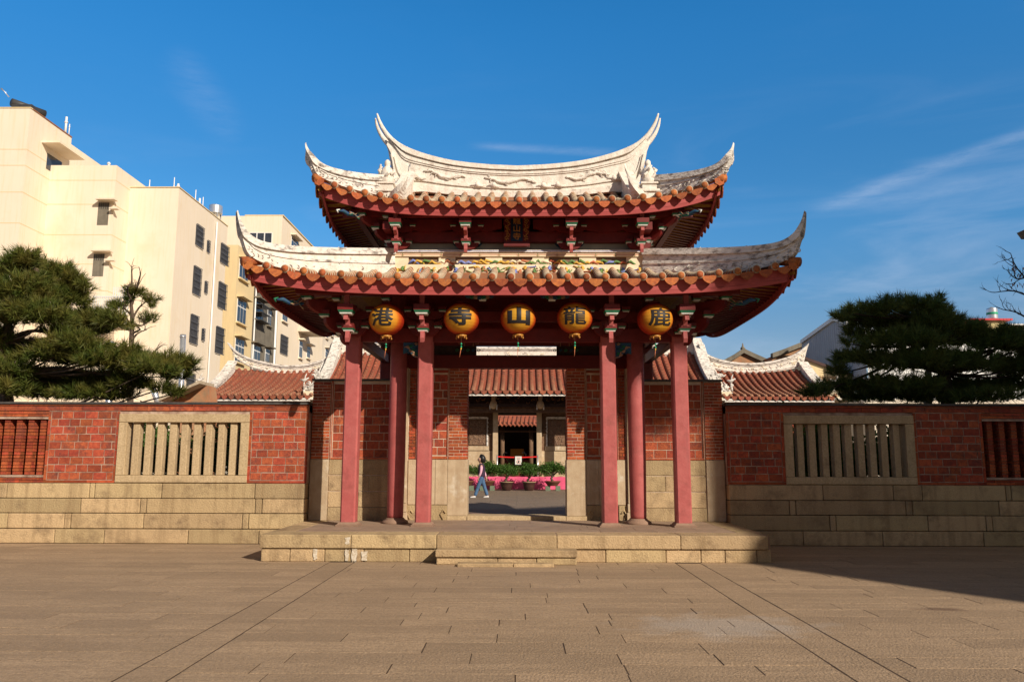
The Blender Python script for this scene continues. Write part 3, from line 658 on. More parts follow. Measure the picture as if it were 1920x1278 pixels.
# main ridge with swallow tails
tp = [(733, 264), (745, 274), (765, 284), (800, 297), (850, 309), (910, 316), (970, 319)]
bt = [(727, 276), (738, 300), (752, 352), (800, 358), (850, 364), (910, 368), (970, 370)]
T = resample([at(a, c, CY) for a, c in tp], 22); B = resample([at(a, c, CY) for a, c in bt], 22)
T2 = T+[Vector((-p.x, p.y, p.z)) for p in T[-2::-1]]; B2 = B+[Vector((-p.x, p.y, p.z)) for p in B[-2::-1]]
b = MB(); b.slab(T2, B2, .30, 'plaster')
def strip(b, T, B, f0, f1, th, m, i0=0, i1=None, dz=0):
    b.slab([t.lerp(q, f0)+Vector((0, 0, dz)) for t, q in zip(T, B)][i0:i1], [t.lerp(q, f1) for t, q in zip(T, B)][i0:i1], th, m)
strip(b, T2, B2, 0, .12, .44, 'plaster', dz=.02); strip(b, T2, B2, .17, .26, .38, 'plaster', 2, -2); strip(b, T2, B2, .26, .31, .345, 'plaster', 2, -2); strip(b, T2, B2, .72, .79, .37, 'plaster', 4, -4); strip(b, T2, B2, .93, 1.12, .42, 'plaster', 3, -3)
for i in range(3, len(T2)-3, 4): b.lathe([(.014, 0), (.022, .02), (.012, .045), (.003, .055)], T2[i]+Vector((0, -.1, .015)), 'plaster', 8)
rg = b.build('main_ridge', UPR)
b = MB()                                                 # relief of dragons, clouds and posts along both faces
for sy in (-1, 1):
    for (xc, L, ph) in ((-1.55, .9, 0), (-.15, 1.1, 1.2), (1.5, .95, 2.1)):
        P = []; rr = []
        for i in range(26):
            t = i/25; x = xc-L/2+L*t; j = min(range(len(T2)), key=lambda q: abs(T2[q].x-x)); z = T2[j].z*.5+B2[j].z*.5
            P.append(Vector((x, CY+sy*.165, z+.045*math.sin(9*t+ph)))); rr.append(.014+.024*math.sin(math.pi*t)**.6)
        b.tube(P, rr, 'plaster', 7)
        for k in range(14):
            i = rnd.randrange(2, 24); a = rnd.uniform(0, 6); c0 = P[i]
            b.tube([c0+Vector((.03*s_*math.cos(a+.35*s_), sy*.01, .03*s_*math.sin(a+.35*s_)*.6)) for s_ in range(5)], [.018, .016, .013, .010, .005], 'plaster', 5)
    for x in (-2.1, -.85, -.5, .55, .85, 2.05):
        j = min(range(len(T2)), key=lambda q: abs(T2[q].x-x)); z = B2[j].z+(T2[j].z-B2[j].z)*.27
        b.lathe([(.02, -.04), (.06, -.02), (.07, .02), (.05, .06), (.02, .09)], (x, CY+sy*.17, z), 'plaster', 9)
        b.tube([(x-.16, CY+sy*.18, z-.01), (x-.05, CY+sy*.19, z+.02), (x+.08, CY+sy*.19, z-.02), (x+.18, CY+sy*.18, z+.01)], [.012, .03, .03, .01], 'plaster', 6)
b.build('relief', rg)
for sx in (1, -1):                                        # the two tines of each swallow tail
    b = MB()
    for dy, tips, wds in ((-.11, [(707, 213), (711, 226), (718, 241), (729, 257), (745, 272), (765, 284)], None), (.13, [(704, 222), (707, 236), (714, 252), (726, 268), (742, 281), (762, 292)], None)):
        P = resample([at(a, c, CY+dy) for a, c in tips], 16); n = 16
        P = [Vector((p.x*sx, p.y, p.z)) for p in P]
        b.tube(P, [.012+.055*(i/(n-1))**.8 for i in range(n)], 'plaster', 10, flat=1.2)
    b.tube([Vector((sx*x_, CY, z_)) for x_, z_ in ((-2.86, 8.42), (-2.72, 8.2), (-2.62, 7.95), (-2.55, 7.7))], [.02, .08, .13, .15], 'plaster', 10)
    b.build('swallow_tail', UPR)
# gables, descending ridges with curled feet, and figure pedestals
for sx in (-1, 1):
    xg = 2.42*sx
    b = MB(); pts = [(CY-1.2, UP.z0+UP.h(1.1)-.1), (CY, UP.z0+UP.H+.25), (CY+1.2, UP.z0+UP.h(1.1)-.1)]
    b.prism(pts, min(xg, xg+sx*.05), max(xg, xg+sx*.05), 'plaster', axis='x'); b.build('gable', UPR)
    for sy in (1, -1):
        b = MB(); n = 18; T = []; B = []
        for i in range(n):
            t = i/(n-1); v = 2.25-1.62*t; z = UP.z0+UP.h(v)
            T.append(Vector((sx*(2.30+.06*t), CY-sy*(2.3-v), z+.50*(1-t)+.18*t))); B.append(Vector((sx*(2.30+.06*t), CY-sy*(2.3-v), z-.04)))
        b.slab(T, B, .2, 'plaster'); b.slab([p+Vector((0, 0, .03)) for p in T], [p-Vector((0, 0, .045)) for p in T], .30, 'plaster')
        # curled foot, sweeping forward and up towards the middle
        e = T[-1]
        C = resample([e+Vector((sx*-.02, sy*.12, .02)), e+Vector((-sx*.04, -sy*.10, -.03)), e+Vector((-sx*.12, -sy*.24, .02)), e+Vector((-sx*.22, -sy*.30, .14)), e+Vector((-sx*.29, -sy*.30, .34)), e+Vector((-sx*.32, -sy*.28, .52))], 16)
        b.slab(C, [c-Vector((-sx*.0, 0, .20*(1-i/15)**.7+.01)) for i, c in enumerate(C)], [.26*(1-i/15)**.6+.02 for i in range(16)], 'plaster')
        for q in range(3):
            b.tube([c-Vector((0, sy*.02, .04+.05*q*(1-i/15))) for i, c in enumerate(C)][2:15], [.02*(1-i/15)+.006 for i in range(13)], 'plaster', 6)
        b.build('descending_ridge', UPR)
        # pedestal block and seated plaster figure
        b = MB(); cx, cy_ = sx*2.56, CY-sy*1.42; zb = UP.z0+UP.h(.9)-.02
        b.box(cx-.15, cx+.15, cy_-.15, cy_+.15, zb, zb+.20, 'plaster'); b.box(cx-.19, cx+.19, cy_-.19, cy_+.19, zb+.20, zb+.25, 'plaster'); b.box(cx-.14, cx+.14, cy_-.14, cy_+.14, zb+.25, zb+.36, 'plaster'); b.box(cx-.17, cx+.17, cy_-.17, cy_+.17, zb+.36, zb+.40, 'plaster')
        b.lathe([(.14, .40), (.16, .46), (.12, .56), (.13, .63), (.09, .72), (.045, .76), (.06, .80), (.055, .86), (.02, .90)], (cx, cy_, zb), 'plaster', 12)
        for q in range(9):
            a = rnd.uniform(0, 6.28); zz = zb+rnd.uniform(.42, .7)
            b.tube([(cx+.12*math.cos(a), cy_+.12*math.sin(a), zz), (cx+.17*math.cos(a+.3), cy_+.17*math.sin(a+.3), zz+.05), (cx+.13*math.cos(a+.7), cy_+.13*math.sin(a+.7), zz+.12)], [.035, .03, .02], 'plaster', 6)
        b.build('ridge_figure', UPR, bevel=.006)

# --- painted band round the foot of the upper storey
b = MB(); YB = 14.88; XB = 2.40
zt, zb_ = zat(968, 470, YB), zat(968, 514, YB)
def ring(b, x, y, z0, z1, th, m):
    for yy in (y, 2*CY-y):
        b.box(-x, x, min(yy, yy+th*(1 if yy < CY else -1)), max(yy, yy+th*(1 if yy < CY else -1)), z0, z1, m)
    for xx in (-x, x):
        s_ = 1 if xx < 0 else -1; b.box(min(xx, xx+s_*th), max(xx, xx+s_*th), y+th+.002, 2*CY-y-th-.002, z0, z1, m)
ring(b, XB, YB, zb_-.12, zb_+.19, .14, 'plaster_cream'); ring(b, XB-.035, YB+.035, zb_+.19, zt-.12, .10, 'stone_dark')
ring(b, XB+.03, YB-.03, zt-.12, zt-.045, .22, 'plaster_cream'); ring(b, XB+.06, YB-.06, zt-.043, zt, .26, 'plaster')
band = b.build('band_course', LOW)
b = MB(); cols = ['paint_yellow', 'paint_green', 'paint_blue', 'paint_red', 'paint_yellow', 'plaster_cream', 'paint_green']
b.box(-XB-.02, XB+.02, YB-.0345, YB-.031, zt-.088, zt-.078, 'paint_red'); b.box(-XB-.05, XB+.05, YB-.0645, YB-.0612, zt-.026, zt-.018, 'paint_blue')
x = -XB+.05; k = 0
while x < XB-.05:
    m = cols[k % 7]; k += 1; s_ = rnd.choice((-1, 1)); z = zb_+rnd.uniform(.03, .11); L = rnd.uniform(.18, .34)
    P = []; 
    for i in range(14):
        t = i/13; a = t*5.2; rr = .075*(1-t*.75)
        P.append((x+L*.5+s_*(L*.5-L*t*.55 if t < .5 else L*.225-rr*math.cos(a)*1.2), YB-.012, z+rr*math.sin(a)*.8))
    b.tube(P, [.012+.008*math.sin(3.1*i/13) for i in range(14)], m, 6)
    b.tube([(x+rnd.uniform(0, L), YB-.014, z+rnd.uniform(-.06, .08)), (x+rnd.uniform(0, L), YB-.02, z+rnd.uniform(-.05, .08)), (x+rnd.uniform(0, L), YB-.014, z+rnd.uniform(-.05, .06))], .010, cols[(k*3+1) % 7], 5)
    x += L*.40
for x in (-2.25, -1.35, -.45, .45, 1.35, 2.25):                  # little cartouches and figures in the recess
    b.box(x-.16, x+.16, YB+.0, YB+.05, zb_+.192, zt-.122, 'plaster_cream')
x = -2.1
while x < 2.1:
    m = cols[rnd.randrange(7)]; z0 = zb_+.20; b.tube([(x, YB+.01, z0), (x+rnd.uniform(.05, .12), YB-.01, z0+rnd.uniform(.03, .08)), (x+rnd.uniform(.12, .2), YB+.005, z0+rnd.uniform(-.01, .05)), (x+rnd.uniform(.2, .28), YB+.01, z0)], [.012, .026, .022, .01], m, 7); x += rnd.uniform(.08, .16)
for x in [-2.2+i*.37 for i in range(13)]:                        # small painted flowers and key marks on the top course
    b.box(x-.03, x+.03, YB-.034, YB-.0305, zt-.104, zt-.096, 'paint_red'); b.box(x-.004, x+.004, YB-.0352, YB-.0306, zt-.118, zt-.06, 'paint_green')
b.build('painted_relief', band)
# --- upper storey: wall, beams
b = MB(); b.box(-2.25, 2.25, 15.05, 2*CY-15.05, 4.95, 5.86, 'cream_wall'); b.box(-2.0, 2.0, 15.3, 2*CY-15.3, 5.86, 6.7, 'wood_dark'); b.build('upper_wall', GATE)
b = MB()
def beam(b, x0, x1, y, z0, z1, th=.12, m='beam_red'): b.box(x0, x1, y-th/2, y+th/2, z0, z1, m)
zA = lambda py, Y: zat(968, py, Y)
beam(b, -2.5, 2.5, 14.95, zA(455, 14.95), zA(437, 14.95), .16)
for x0, x1 in ((-2.3, -1.05), (-.9, -.3), (.3, .9), (1.05, 2.3)):           # wavy beams
    n = 12; P = []
    for i in range(n+1):
        t = i/n; P.append((x0+(x1-x0)*t, zA(432, 14.85)+.05*math.cos(t*6.28)*.8))
    P += [(x1, zA(412, 14.85)), (x0, zA(412, 14.85))]; b.prism(P, 14.82, 14.92, 'beam_red')
beam(b, -3.3, 3.3, 14.55, zA(404, 14.5)-.02, zA(396, 14.5)+.03, .12)
for x in (-2.45, 2.45): b.box(x-.07, x+.07, 14.4, 2*CY-14.4, 5.85, 6.0, 'beam_red')
for x in (-3.1, 3.1): b.box(x-.06, x+.06, 14.6, 2*CY-14.6, 6.22, 6.34, 'beam_red')
b.build('upper_beam', GATE)
# --- lower beams
b = MB()
beam(b, -3.9, 3.9, 13.75, 4.47, 4.58, .14); beam(b, -3.3, 3.3, YF, 4.12, 4.30, .16); beam(b, -3.1, 3.1, YF+.0, 3.74, 3.98, .14)
beam(b, -4.0, 4.0, YF, 4.60, 4.74, .14); beam(b, -2.4, 2.4, YR, 4.0, 4.28, .16); beam(b, -2.4, 2.4, YR, 4.45, 4.9, .16)
b.box(-2.6, 2.6, 15.4, 15.56, 4.25, 5.1, 'beam_red')
for x in FX[:1]+FX[3:]: b.box(x-.07, x+.07, YF, 2*CY-YF, 3.78, 3.97, 'beam_red'); b.box(x-.06, x+.06, YF, 2*CY-YF, 4.12, 4.3, 'beam_red')
for x in RX: b.box(x-.07, x+.07, YR, 2*CY-YR, 3.42, 3.62, 'beam_red'); b.box(x-.07, x+.07, YR, 2*CY-YR, 3.9, 4.9, 'beam_red')
for x in (-3.95, 3.95): b.box(x-.06, x+.06, 13.8, 2*CY-13.8, 4.62, 4.74, 'beam_red')
b.build('lower_beam', GATE)
b = MB(); z0, z1 = zat(968, 690, 15.95), zat(968, 666, 15.95); b.box(-2.45, 2.45, 15.93, 16.15, z0, z1, 'dark_red')
b.box(-2.45, 2.45, 15.97, 16.12, zat(968, 648, 16), zat(968, 616, 16), 'dark_red'); b.box(-2.45, 2.45, 15.95, 16.14, zat(968, 614, 16), 5.1, 'beam_red')
b.box(-2.45, -.83, 16.0, 16.1, z1, zat(968, 648, 16), 'wood_dark'); b.box(.80, 2.45, 16.0, 16.1, z1, zat(968, 648, 16), 'wood_dark')
lint = b.build('lintel', GATE)
b = MB()                                               # tan key-fret lines and scrolls on the beam over the doorway
zs = zat(968, 640, 15.95)
for c in (-.98, .96):
    b = MB()
    for sg in (-1, 1):
        P = [(.02, -.10), (.02, .03), (.13, .03), (.13, -.05), (.06, -.05), (.06, -.01), (.09, -.01)]
        b.tube([(c+sg*(.07+a), 15.925, zs+q) for a, q in P], .006, 'tan_line', 4)
        b.tube([(c+sg*a, 15.925, zs+q) for a, q in ((.09, .03), (.22, .03), (.24, .07), (.36, .07), (.40, .10), (.62, .10))], .006, 'tan_line', 4)
    b.build('key_fret', lint)
for c, m in ((-1.0, 'blue'), (.98, 'blue')):
    b = MB()
    for k in range(5):
        cx = c-.22+.11*k; P = [(cx+.04*math.cos(t*.9)*(1-t*.1), 15.94, zat(968, 657, 15.95)+.035*math.sin(t*.9)*(1-t*.1)) for t in range(9)]
        b.tube(P, .009, m if k % 2 else 'green', 5)
    b.build('painted_scroll', lint)

# --- bracket sets
def dou(b, x, y, z, w_, T=None, rim=True):
    """a bearing block: red body flaring from a green and white rim"""
    h = w_*.42
    def ring4(q, zz): return [(x-q, y-q, zz), (x+q, y-q, zz), (x+q, y+q, zz), (x-q, y+q, zz)]
    def fr(q0, z0, q1, z1, m): b.add(ring4(q0, z0)+ring4(q1, z1), [(0, 3, 2, 1), (4, 5, 6, 7), (0, 1, 5, 4), (1, 2, 6, 5), (2, 3, 7, 6), (3, 0, 4, 7)], m)
    w2 = w_/2
    fr(w2*.72, z, w2*.80, z+h*.24, 'white'); fr(w2*.84, z+h*.245, w2*.98, z+h*.58, 'green'); fr(w2, z+h*.585, w2, z+h*1.5, 'beam_red')
def bracket_set(x, Yc, zu, zl, s, parent, lean=0):
    b = MB()
    yu, yl = Yc-.62*s, Yc-.40*s
    dou(b, x, yu, zu, .27*s); dou(b, x, yl, zl, .215*s)
    w_ = .036*s
    b.box(x-w_*1.2, x+w_*1.2, yu-w_, yu+w_, zu+.13*s, zu+.42*s, 'red_paint')
    # S-shaped arm from upper block to lower block, tail below
    P = [(yu-.06*s, zu), (yu-.09*s, zu-.10*s), (yl-.16*s, zl+.18*s), (yl-.13*s, zl+.10*s), (yl+.02, zl+.10*s), (yu+.12*s, zu)]
    b.prism(P, x-w_, x+w_, 'red_paint', axis='x')
    P = [(yl-.10*s, zl), (yl-.13*s, zl-.13*s), (yl-.10*s, zl-.20*s), (yl-.05*s, zl-.17*s), (yl+.05*s, zl-.02*s)]
    b.prism(P, x-w_, x+w_, 'red_paint', axis='x')
    # pointed cap on the lower block
    b.prism([(x-.085*s, zl+.085*s), (x, zl+.155*s), (x+.085*s, zl+.085*s)], yl-.115*s, yl-.10*s, 'red_paint')
    # arms running back to the column and along the wall, with quarter-round elbows
    b.box(x-.045*s, x+.045*s, yu, Yc, zu+.02, zu+.15*s, 'beam_red'); b.box(x-.045*s, x+.045*s, yl, Yc, zl+.01, zl+.13*s, 'beam_red')
    for zz, hw in ((zu+.03, .36*s), (zl+.0, .27*s)):
        n = 7; P = [(x-hw, zz+.12*s)]+[(x-hw+(hw*.75)*(1-math.cos(i/n*1.57)), zz+.12*s-.16*s*math.sin(i/n*1.57)) for i in range(n+1)]
        P += [(2*x-a, c) for a, c in P[::-1]]
        b.prism(P, Yc-.16*s, Yc-.06*s, 'beam_red')
        for sg in (-1, 1): dou(b, x+sg*hw*.88, Yc-.11*s, zz+.11*s, .15*s)
    b.build('bracket', parent)
for x in FX: bracket_set(x, YF-.13, zat(968, 590, 13.8), zat(968, 622, 14.02), 1.0, GATE)
UXs = (-2.28, -.97, 1.01, 2.33)
for x in UXs: bracket_set(x, 14.92, zat(968, 425, 14.4), zat(968, 459, 14.6), .84, GATE)
# small blocks and painted scroll boards between the sets
for x in (-2.35, -.62, .62, 2.35): b = MB(); dou(b, x, 13.95, 4.40, .16); b.build('bearing_block', GATE)
for x in (-.35, .35, -1.55, 1.55): b = MB(); dou(b, x, 14.6, zat(968, 402, 14.6), .16); b.build('bearing_block', GATE)
b = MB()
def scroll(b, cx, cz, y, R, m, turns=2.0, r=.010, sg=1):
    b.tube([(cx+sg*R*(1-t/18)*math.cos(t*turns*.7), y, cz+R*(1-t/18)*.8*math.sin(t*turns*.7)) for t in range(14)], r, m, 5)
for c in (-.66, .66):
    b = MB(); z = zat(968, 556, 13.7)
    for k in range(-3, 4): scroll(b, c+k*.07, z-.03*(1-abs(k)/4), 13.66, .045, ('blue', 'green', 'tan_line')[k % 3], sg=1 if k > 0 else -1)
    b.prism([(c-.26, z+.06), (c+.26, z+.06), (c+.16, z-.03), (c, z-.05), (c-.16, z-.03)], 13.67, 13.70, 'blue'); b.build('scroll_board', GATE)
for sg in (-1, 1):                                              # spandrel boards beside the round columns
    b = MB()
    for k in range(10):
        scroll(b, sg*(1.86+.05*(k % 4)), 3.70-.022*k, YF-.03, .035, ('tan_line', 'blue', 'green')[k % 3], sg=sg, r=.006)
    b.prism([(sg*1.80, 3.73), (sg*2.10, 3.73), (sg*2.10, 3.52), (sg*1.98, 3.55), (sg*1.9, 3.46), (sg*1.80, 3.44)], YF-.02, YF+.02, 'blue')
    P = [(sg*1.80, 3.45), (sg*1.88, 3.47), (sg*1.90, 3.55), (sg*1.97, 3.57), (sg*2.01, 3.66), (sg*2.08, 3.64)]
    b.tube([(a, YF-.03, c) for a, c in P], .010, 'tan_line', 5)
    b.build('spandrel_board', GATE)
for c in UXs[1:3]:                                              # blue carved half rounds below the upper brackets
    b = MB()
    zt2 = zat(968, 456, 15.02)
    n = 10; b.prism([(c-.30, zt2)]+[(c-.30+.6*i/n, zt2-.13*math.sin(math.pi*i/n)**.7) for i in range(n+1)]+[(c+.30, zt2)], 15.0, 15.04, 'blue')
    for k in range(-3, 4): scroll(b, c+k*.075, zt2-.05*(1-abs(k)/5), 14.99, .04, 'blue' if k % 2 else 'paint_blue', r=.007)
    b.build('scroll_board', GATE)
# corner brackets and blue dragon heads reaching out diagonally
def corner_set(sx, Xc, Yc, zlist, ex, s, R):
    b = MB()
    d = Vector((sx*.75, -.66, 0)).normalized(); q = Vector((d.y, -d.x, 0))
    base = Vector((Xc, Yc, 0))
    def lobed(dist, z0, z1, w_):          # a quarter-round arm along the diagonal
        n = 8; prof = [(0, z1), (dist, z1), (dist, z1-.05*s)]+[(dist-dist*.62*(1-math.cos(i/n*1.57)), z1-.05*s-(z1-z0-.05*s)*math.sin(i/n*1.57)) for i in range(1, n+1)]+[(0, z0)]
        vs = [base+d*a+q*w_+Vector((0, 0, c)) for a, c in prof]+[base+d*a-q*w_+Vector((0, 0, c)) for a, c in prof]
        m = len(prof); b.add(vs, [tuple(range(m)), tuple(range(m, 2*m))[::-1]]+[(i, (i+1) % m, m+(i+1) % m, m+i) for i in range(m)], 'red_paint' if False else 'beam_red')
    for k, (dist, z0, z1) in enumerate(zlist):
        lobed(dist, z0, z1, .055*s); e = base+d*dist
        dou(b, e.x, e.y, z1-.01, .2*s)
        for t in (-1, 1):                # side arms off the diagonal
            f = base+d*(dist*.55)+q*t*.26*s; dou(b, f.x, f.y, z1-.01, .15*s)
    b.build('corner_bracket', GATE)
    b = MB(); e = base+d*(zlist[-1][0]+.34*s); z = zlist[-1][2]-(.10 if R is LO else .02)
    e.z = 0
    e = e+Vector((0, 0, z))
    b.tube([e-d*.25*s+Vector((0, 0, .0)), e+Vector((0, 0, -.01)), e+d*.12*s+Vector((0, 0, .03)), e+d*.22*s+Vector((0, 0, .01))], [.03*s, .045*s, .04*s, .015*s], 'blue', 8)
    b.tube([e+d*.20*s+Vector((0, 0, .05*s)), e+d*.27*s+Vector((0, 0, .02)), e+d*.24*s+Vector((0, 0, -.03*s))], [.012*s, .022*s, .014*s], 'white' if R is UP else 'green', 6)  # upper snout tip whitened to paint in its sunlit highlight
    for k in range(9):
        a = rnd.uniform(-1.2, 1.2); P = [e-d*(.05+.05*j)*s-Vector((0, .07*s, 0))+Vector((0, 0, .035*s*math.sin(j*1.3+a*2)+.03*a*j*s*.5)) for j in range(6)]
        b.tube(P, .008, ('tan_line', 'blue', 'green')[k % 3], 5)
    b.build('dragon_head', GATE)
for sx, X in ((-1, FX[0]), (1, FX[3])):
    corner_set(sx, X, YF, [(.28, 3.66, 3.86), (.62, 3.86, 4.14), (.98, 4.14, 4.42)], 0, 1.0, LO)
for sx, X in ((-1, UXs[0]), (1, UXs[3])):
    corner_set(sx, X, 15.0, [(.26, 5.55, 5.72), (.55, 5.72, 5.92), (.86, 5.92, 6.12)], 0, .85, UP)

# --- name plaque under the upper eave
def text_mesh(body, size, bold, ext=.006):
    c = bpy.data.curves.new('lettering', 'FONT'); c.body = body; c.size = size; c.bevel_depth = bold; c.bevel_resolution = 1; c.extrude = ext; c.resolution_u = 4; c.align_x = 'CENTER'
    o = bpy.data.objects.new('lettering', c); COL.objects.link(o); bpy.context.view_layer.update()
    dg = bpy.context.evaluated_depsgraph_get(); me = bpy.data.meshes.new_from_object(o.evaluated_get(dg))
    bpy.data.objects.remove(o); bpy.data.curves.remove(c); me.name = 'lettering'; return me
PL = empty('name_plaque', at(969, 430, 14.78), 'upright dark blue plaque with gold characters in a carved frame under the upper eave', 'plaque')
pc = at(969, 428, 14.78); px_ = 14.78/F
tilt = Matrix.Translation(pc) @ Matrix.Rotation(R_(-8), 4, 'X')
b = MB(); b.box(-11.5*px_, 11.5*px_, -.01, .03, -27*px_, 27*px_, 'plaque_blue', tilt); b.build('board', PL)
b = MB()
for sg in (-1, 1):
    P = [(sg*11.5*px_, -28*px_), (sg*11.5*px_, 28*px_), (sg*25*px_, 28*px_), (sg*26*px_, 10*px_), (sg*23.5*px_, -2*px_), (sg*25.5*px_, -14*px_), (sg*23*px_, -28*px_)]
    n = len(P); vs = [tilt @ Vector((a, -.03, c)) for a, c in P]+[tilt @ Vector((a, .03, c)) for a, c in P]
    b.add(vs, [tuple(range(n)), tuple(range(n, 2*n))[::-1]]+[(i, (i+1) % n, n+(i+1) % n, n+i) for i in range(n)], 'dark_red')
    for k in range(16):
        cz = (-25+k*3.3)*px_; cx = sg*(18+2*math.sin(k*1.7))*px_
        b.tube([tilt @ Vector((cx+.03*math.cos(t), -.036, cz+.022*math.sin(t))) for t in [j*.9+k for j in range(6)]], .007, 'gold', 5)
b.box(-24*px_, 24*px_, -.02, .03, -33*px_, -28.5*px_, 'dark_red', tilt); b.box(-25*px_, 25*px_, -.03, .03, -38*px_, -33.2*px_, 'dark_red', tilt); b.box(-24*px_, 24*px_, -.02, .03, 28.2*px_, 33*px_, 'gold', tilt)
b.build('frame', PL)
for i, ch in enumerate('龍山寺'):
    me = text_mesh(ch, .155, .003, .002); me.transform(Matrix.Translation((0, -.055, 0))); me.materials.clear(); me.materials.append(MATS['gold'])
    me.transform(tilt @ Matrix.Translation((0, -.013, (15.5-16.5*i)*px_)) @ Matrix.Rotation(math.pi/2, 4, 'X'))
    o = bpy.data.objects.new('lettering', me); COL.objects.link(o); o.parent = PL; o.matrix_parent_inverse = Matrix.Translation(-abs_loc(PL))

# --- lanterns
def lantern(px, py, ch, label, turn, bold):
    c = at(px, py, 13.92); RXY, RZ = .315, .285
    root = empty('paper_lantern', c, label, 'lantern', 'painted lanterns under the lower eave')
    n = 60; prof = []
    for i in range(n+1):
        t = math.pi*i/n; prof.append((max(.05, RXY*math.sin(t))*(1+.0045*math.sin(i*math.pi/2)), -RZ*math.cos(t)))
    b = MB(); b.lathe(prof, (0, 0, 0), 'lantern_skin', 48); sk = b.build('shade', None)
    sk.parent = root; sk.rotation_euler = (R_(2), 0, turn)
    b = MB(); z = RZ; b.lathe([(.085, z), (.095, z+.005), (.095, z+.03), (.085, z+.035)], (0, 0, 0), 'dark_red', 20); o = b.build('top_rim'); o.parent = root
    b = MB(); z = -RZ-.035; b.lathe([(.085, z), (.095, z+.005), (.095, z+.03), (.085, z+.035)], (0, 0, 0), 'gold', 20)
    for k in range(5):
        a = k*2*math.pi/5+.4; b.tube([(.08*math.cos(a), .08*math.sin(a), -RZ-.03), (.10*math.cos(a), .10*math.sin(a), -RZ-.055), (.085*math.cos(a), .085*math.sin(a), -RZ-.07)], .012, 'gold', 6)
    o = b.build('rim'); o.parent = root
    b = MB(); z = -RZ-.03; dx = rnd.uniform(-.03, 0)
    b.tube([(0, 0, z), (0, 0, z-.13)], .004, 'tan_line', 5)
    for q, m in ((.13, 'tassel_green'), (.18, 'tassel_green')): b.lathe([(.004, z-q-.02), (.018, z-q), (.004, z-q+.02)], (0, 0, 0), m, 10)
    b.tube([(0, 0, z-.2), (dx*.3, 0, z-.24)], .010, 'paint_yellow', 6); b.tube([(dx*.3, 0, z-.24), (dx, 0, z-.37)], [.006, .003], 'paint_red', 5)
    o = b.build('tassel'); o.parent = root
    b = MB(); b.tube([(0, 0, RZ+.03), (0, 0, RZ+.22)], .006, 'dark_metal', 6); o = b.build('hanger'); o.parent = root
    me = text_mesh(ch, .36, bold, .0)
    bm = bmesh.new(); bm.from_mesh(me); bmesh.ops.triangulate(bm, faces=bm.faces)
    for _ in range(5): 
        es = [e for e in bm.edges if e.calc_length() > .022]; bmesh.ops.subdivide_edges(bm, edges=es, cuts=1); bmesh.ops.triangulate(bm, faces=bm.faces)
    bm.to_mesh(me); bm.free()
    ys = [v.co.y for v in me.vertices]; xs = [v.co.x for v in me.vertices]; my = (max(ys)+min(ys))/2; mx_ = (max(xs)+min(xs))/2; kx = .40/(max(xs)-min(xs)); ky = .315/(max(ys)-min(ys))
    for v in me.vertices:
        x_, z_ = (v.co.x-mx_)*kx, (v.co.y-my)*ky+.012
        q = 1-(x_/RXY)**2-(z_/RZ)**2; v.co = (x_, -RXY*math.sqrt(max(q, .02))-.006-.12*v.co.z, z_)
    me.materials.clear(); me.materials.append(MATS['ink']); me.update()
    o = bpy.data.objects.new('lettering', me); COL.objects.link(o); o.parent = root; o.rotation_euler = (R_(2), 0, turn)
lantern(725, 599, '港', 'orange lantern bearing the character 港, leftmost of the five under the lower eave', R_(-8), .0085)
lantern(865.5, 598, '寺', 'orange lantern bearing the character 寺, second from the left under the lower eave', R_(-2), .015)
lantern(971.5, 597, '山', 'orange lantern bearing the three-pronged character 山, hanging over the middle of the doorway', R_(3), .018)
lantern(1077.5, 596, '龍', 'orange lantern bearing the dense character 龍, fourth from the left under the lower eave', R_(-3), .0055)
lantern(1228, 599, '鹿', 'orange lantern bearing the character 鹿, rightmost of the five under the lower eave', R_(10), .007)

# ------------------------------------------------------------------ boundary walls
YW = 15.6
def course(b, x0, x1, z0, z1, y, lens, m, dep=.4):
    x = x0; i = 0
    while x < x1-.01:
        e = min(x1, x+lens[i % len(lens)]); b.box(x+.006, e-.006, y+rnd.uniform(0, .016), y+dep, z0+.005+rnd.uniform(0, .004), z1-.004, m); x = e; i += 1
def stone_window(W, x0, x1, z0, z1, nb):
    b = MB(); f = .13
    b.box(x0, x1, YW-.03, YW+.30, z1-f*1.25, z1, 'stone_light'); b.box(x0, x1, YW-.03, YW+.30, z0, z0+f*1.05, 'stone_light')
    b.box(x0, x0+f*1.3, YW-.026, YW+.296, z0+f*1.05+.004, z1-f*1.25-.004, 'stone_light'); b.box(x1-f*1.3, x1, YW-.026, YW+.296, z0+f*1.05+.004, z1-f*1.25-.004, 'stone_light')
    wd = b.build('stone_window', W, bevel=.010)
    a0, a1 = x0+f*1.3, x1-f*1.3; pit = (a1-a0)/(nb+.35)
    for i in range(nb):
        c = a0+pit*(i+.68)+rnd.uniform(-.006, .006); hw = .066+rnd.uniform(-.004, .004); b = MB()
        T = Matrix.Translation((c, YW+.12, 0)) @ Matrix.Rotation(R_(rnd.uniform(-5, 5)), 4, 'Z')
        b.box(-hw, hw, -.085, .085, z0+f*1.05+.002, z1-f*1.25-.002, 'stone_light', T); b.build('stone_bar', wd, bevel=.012)
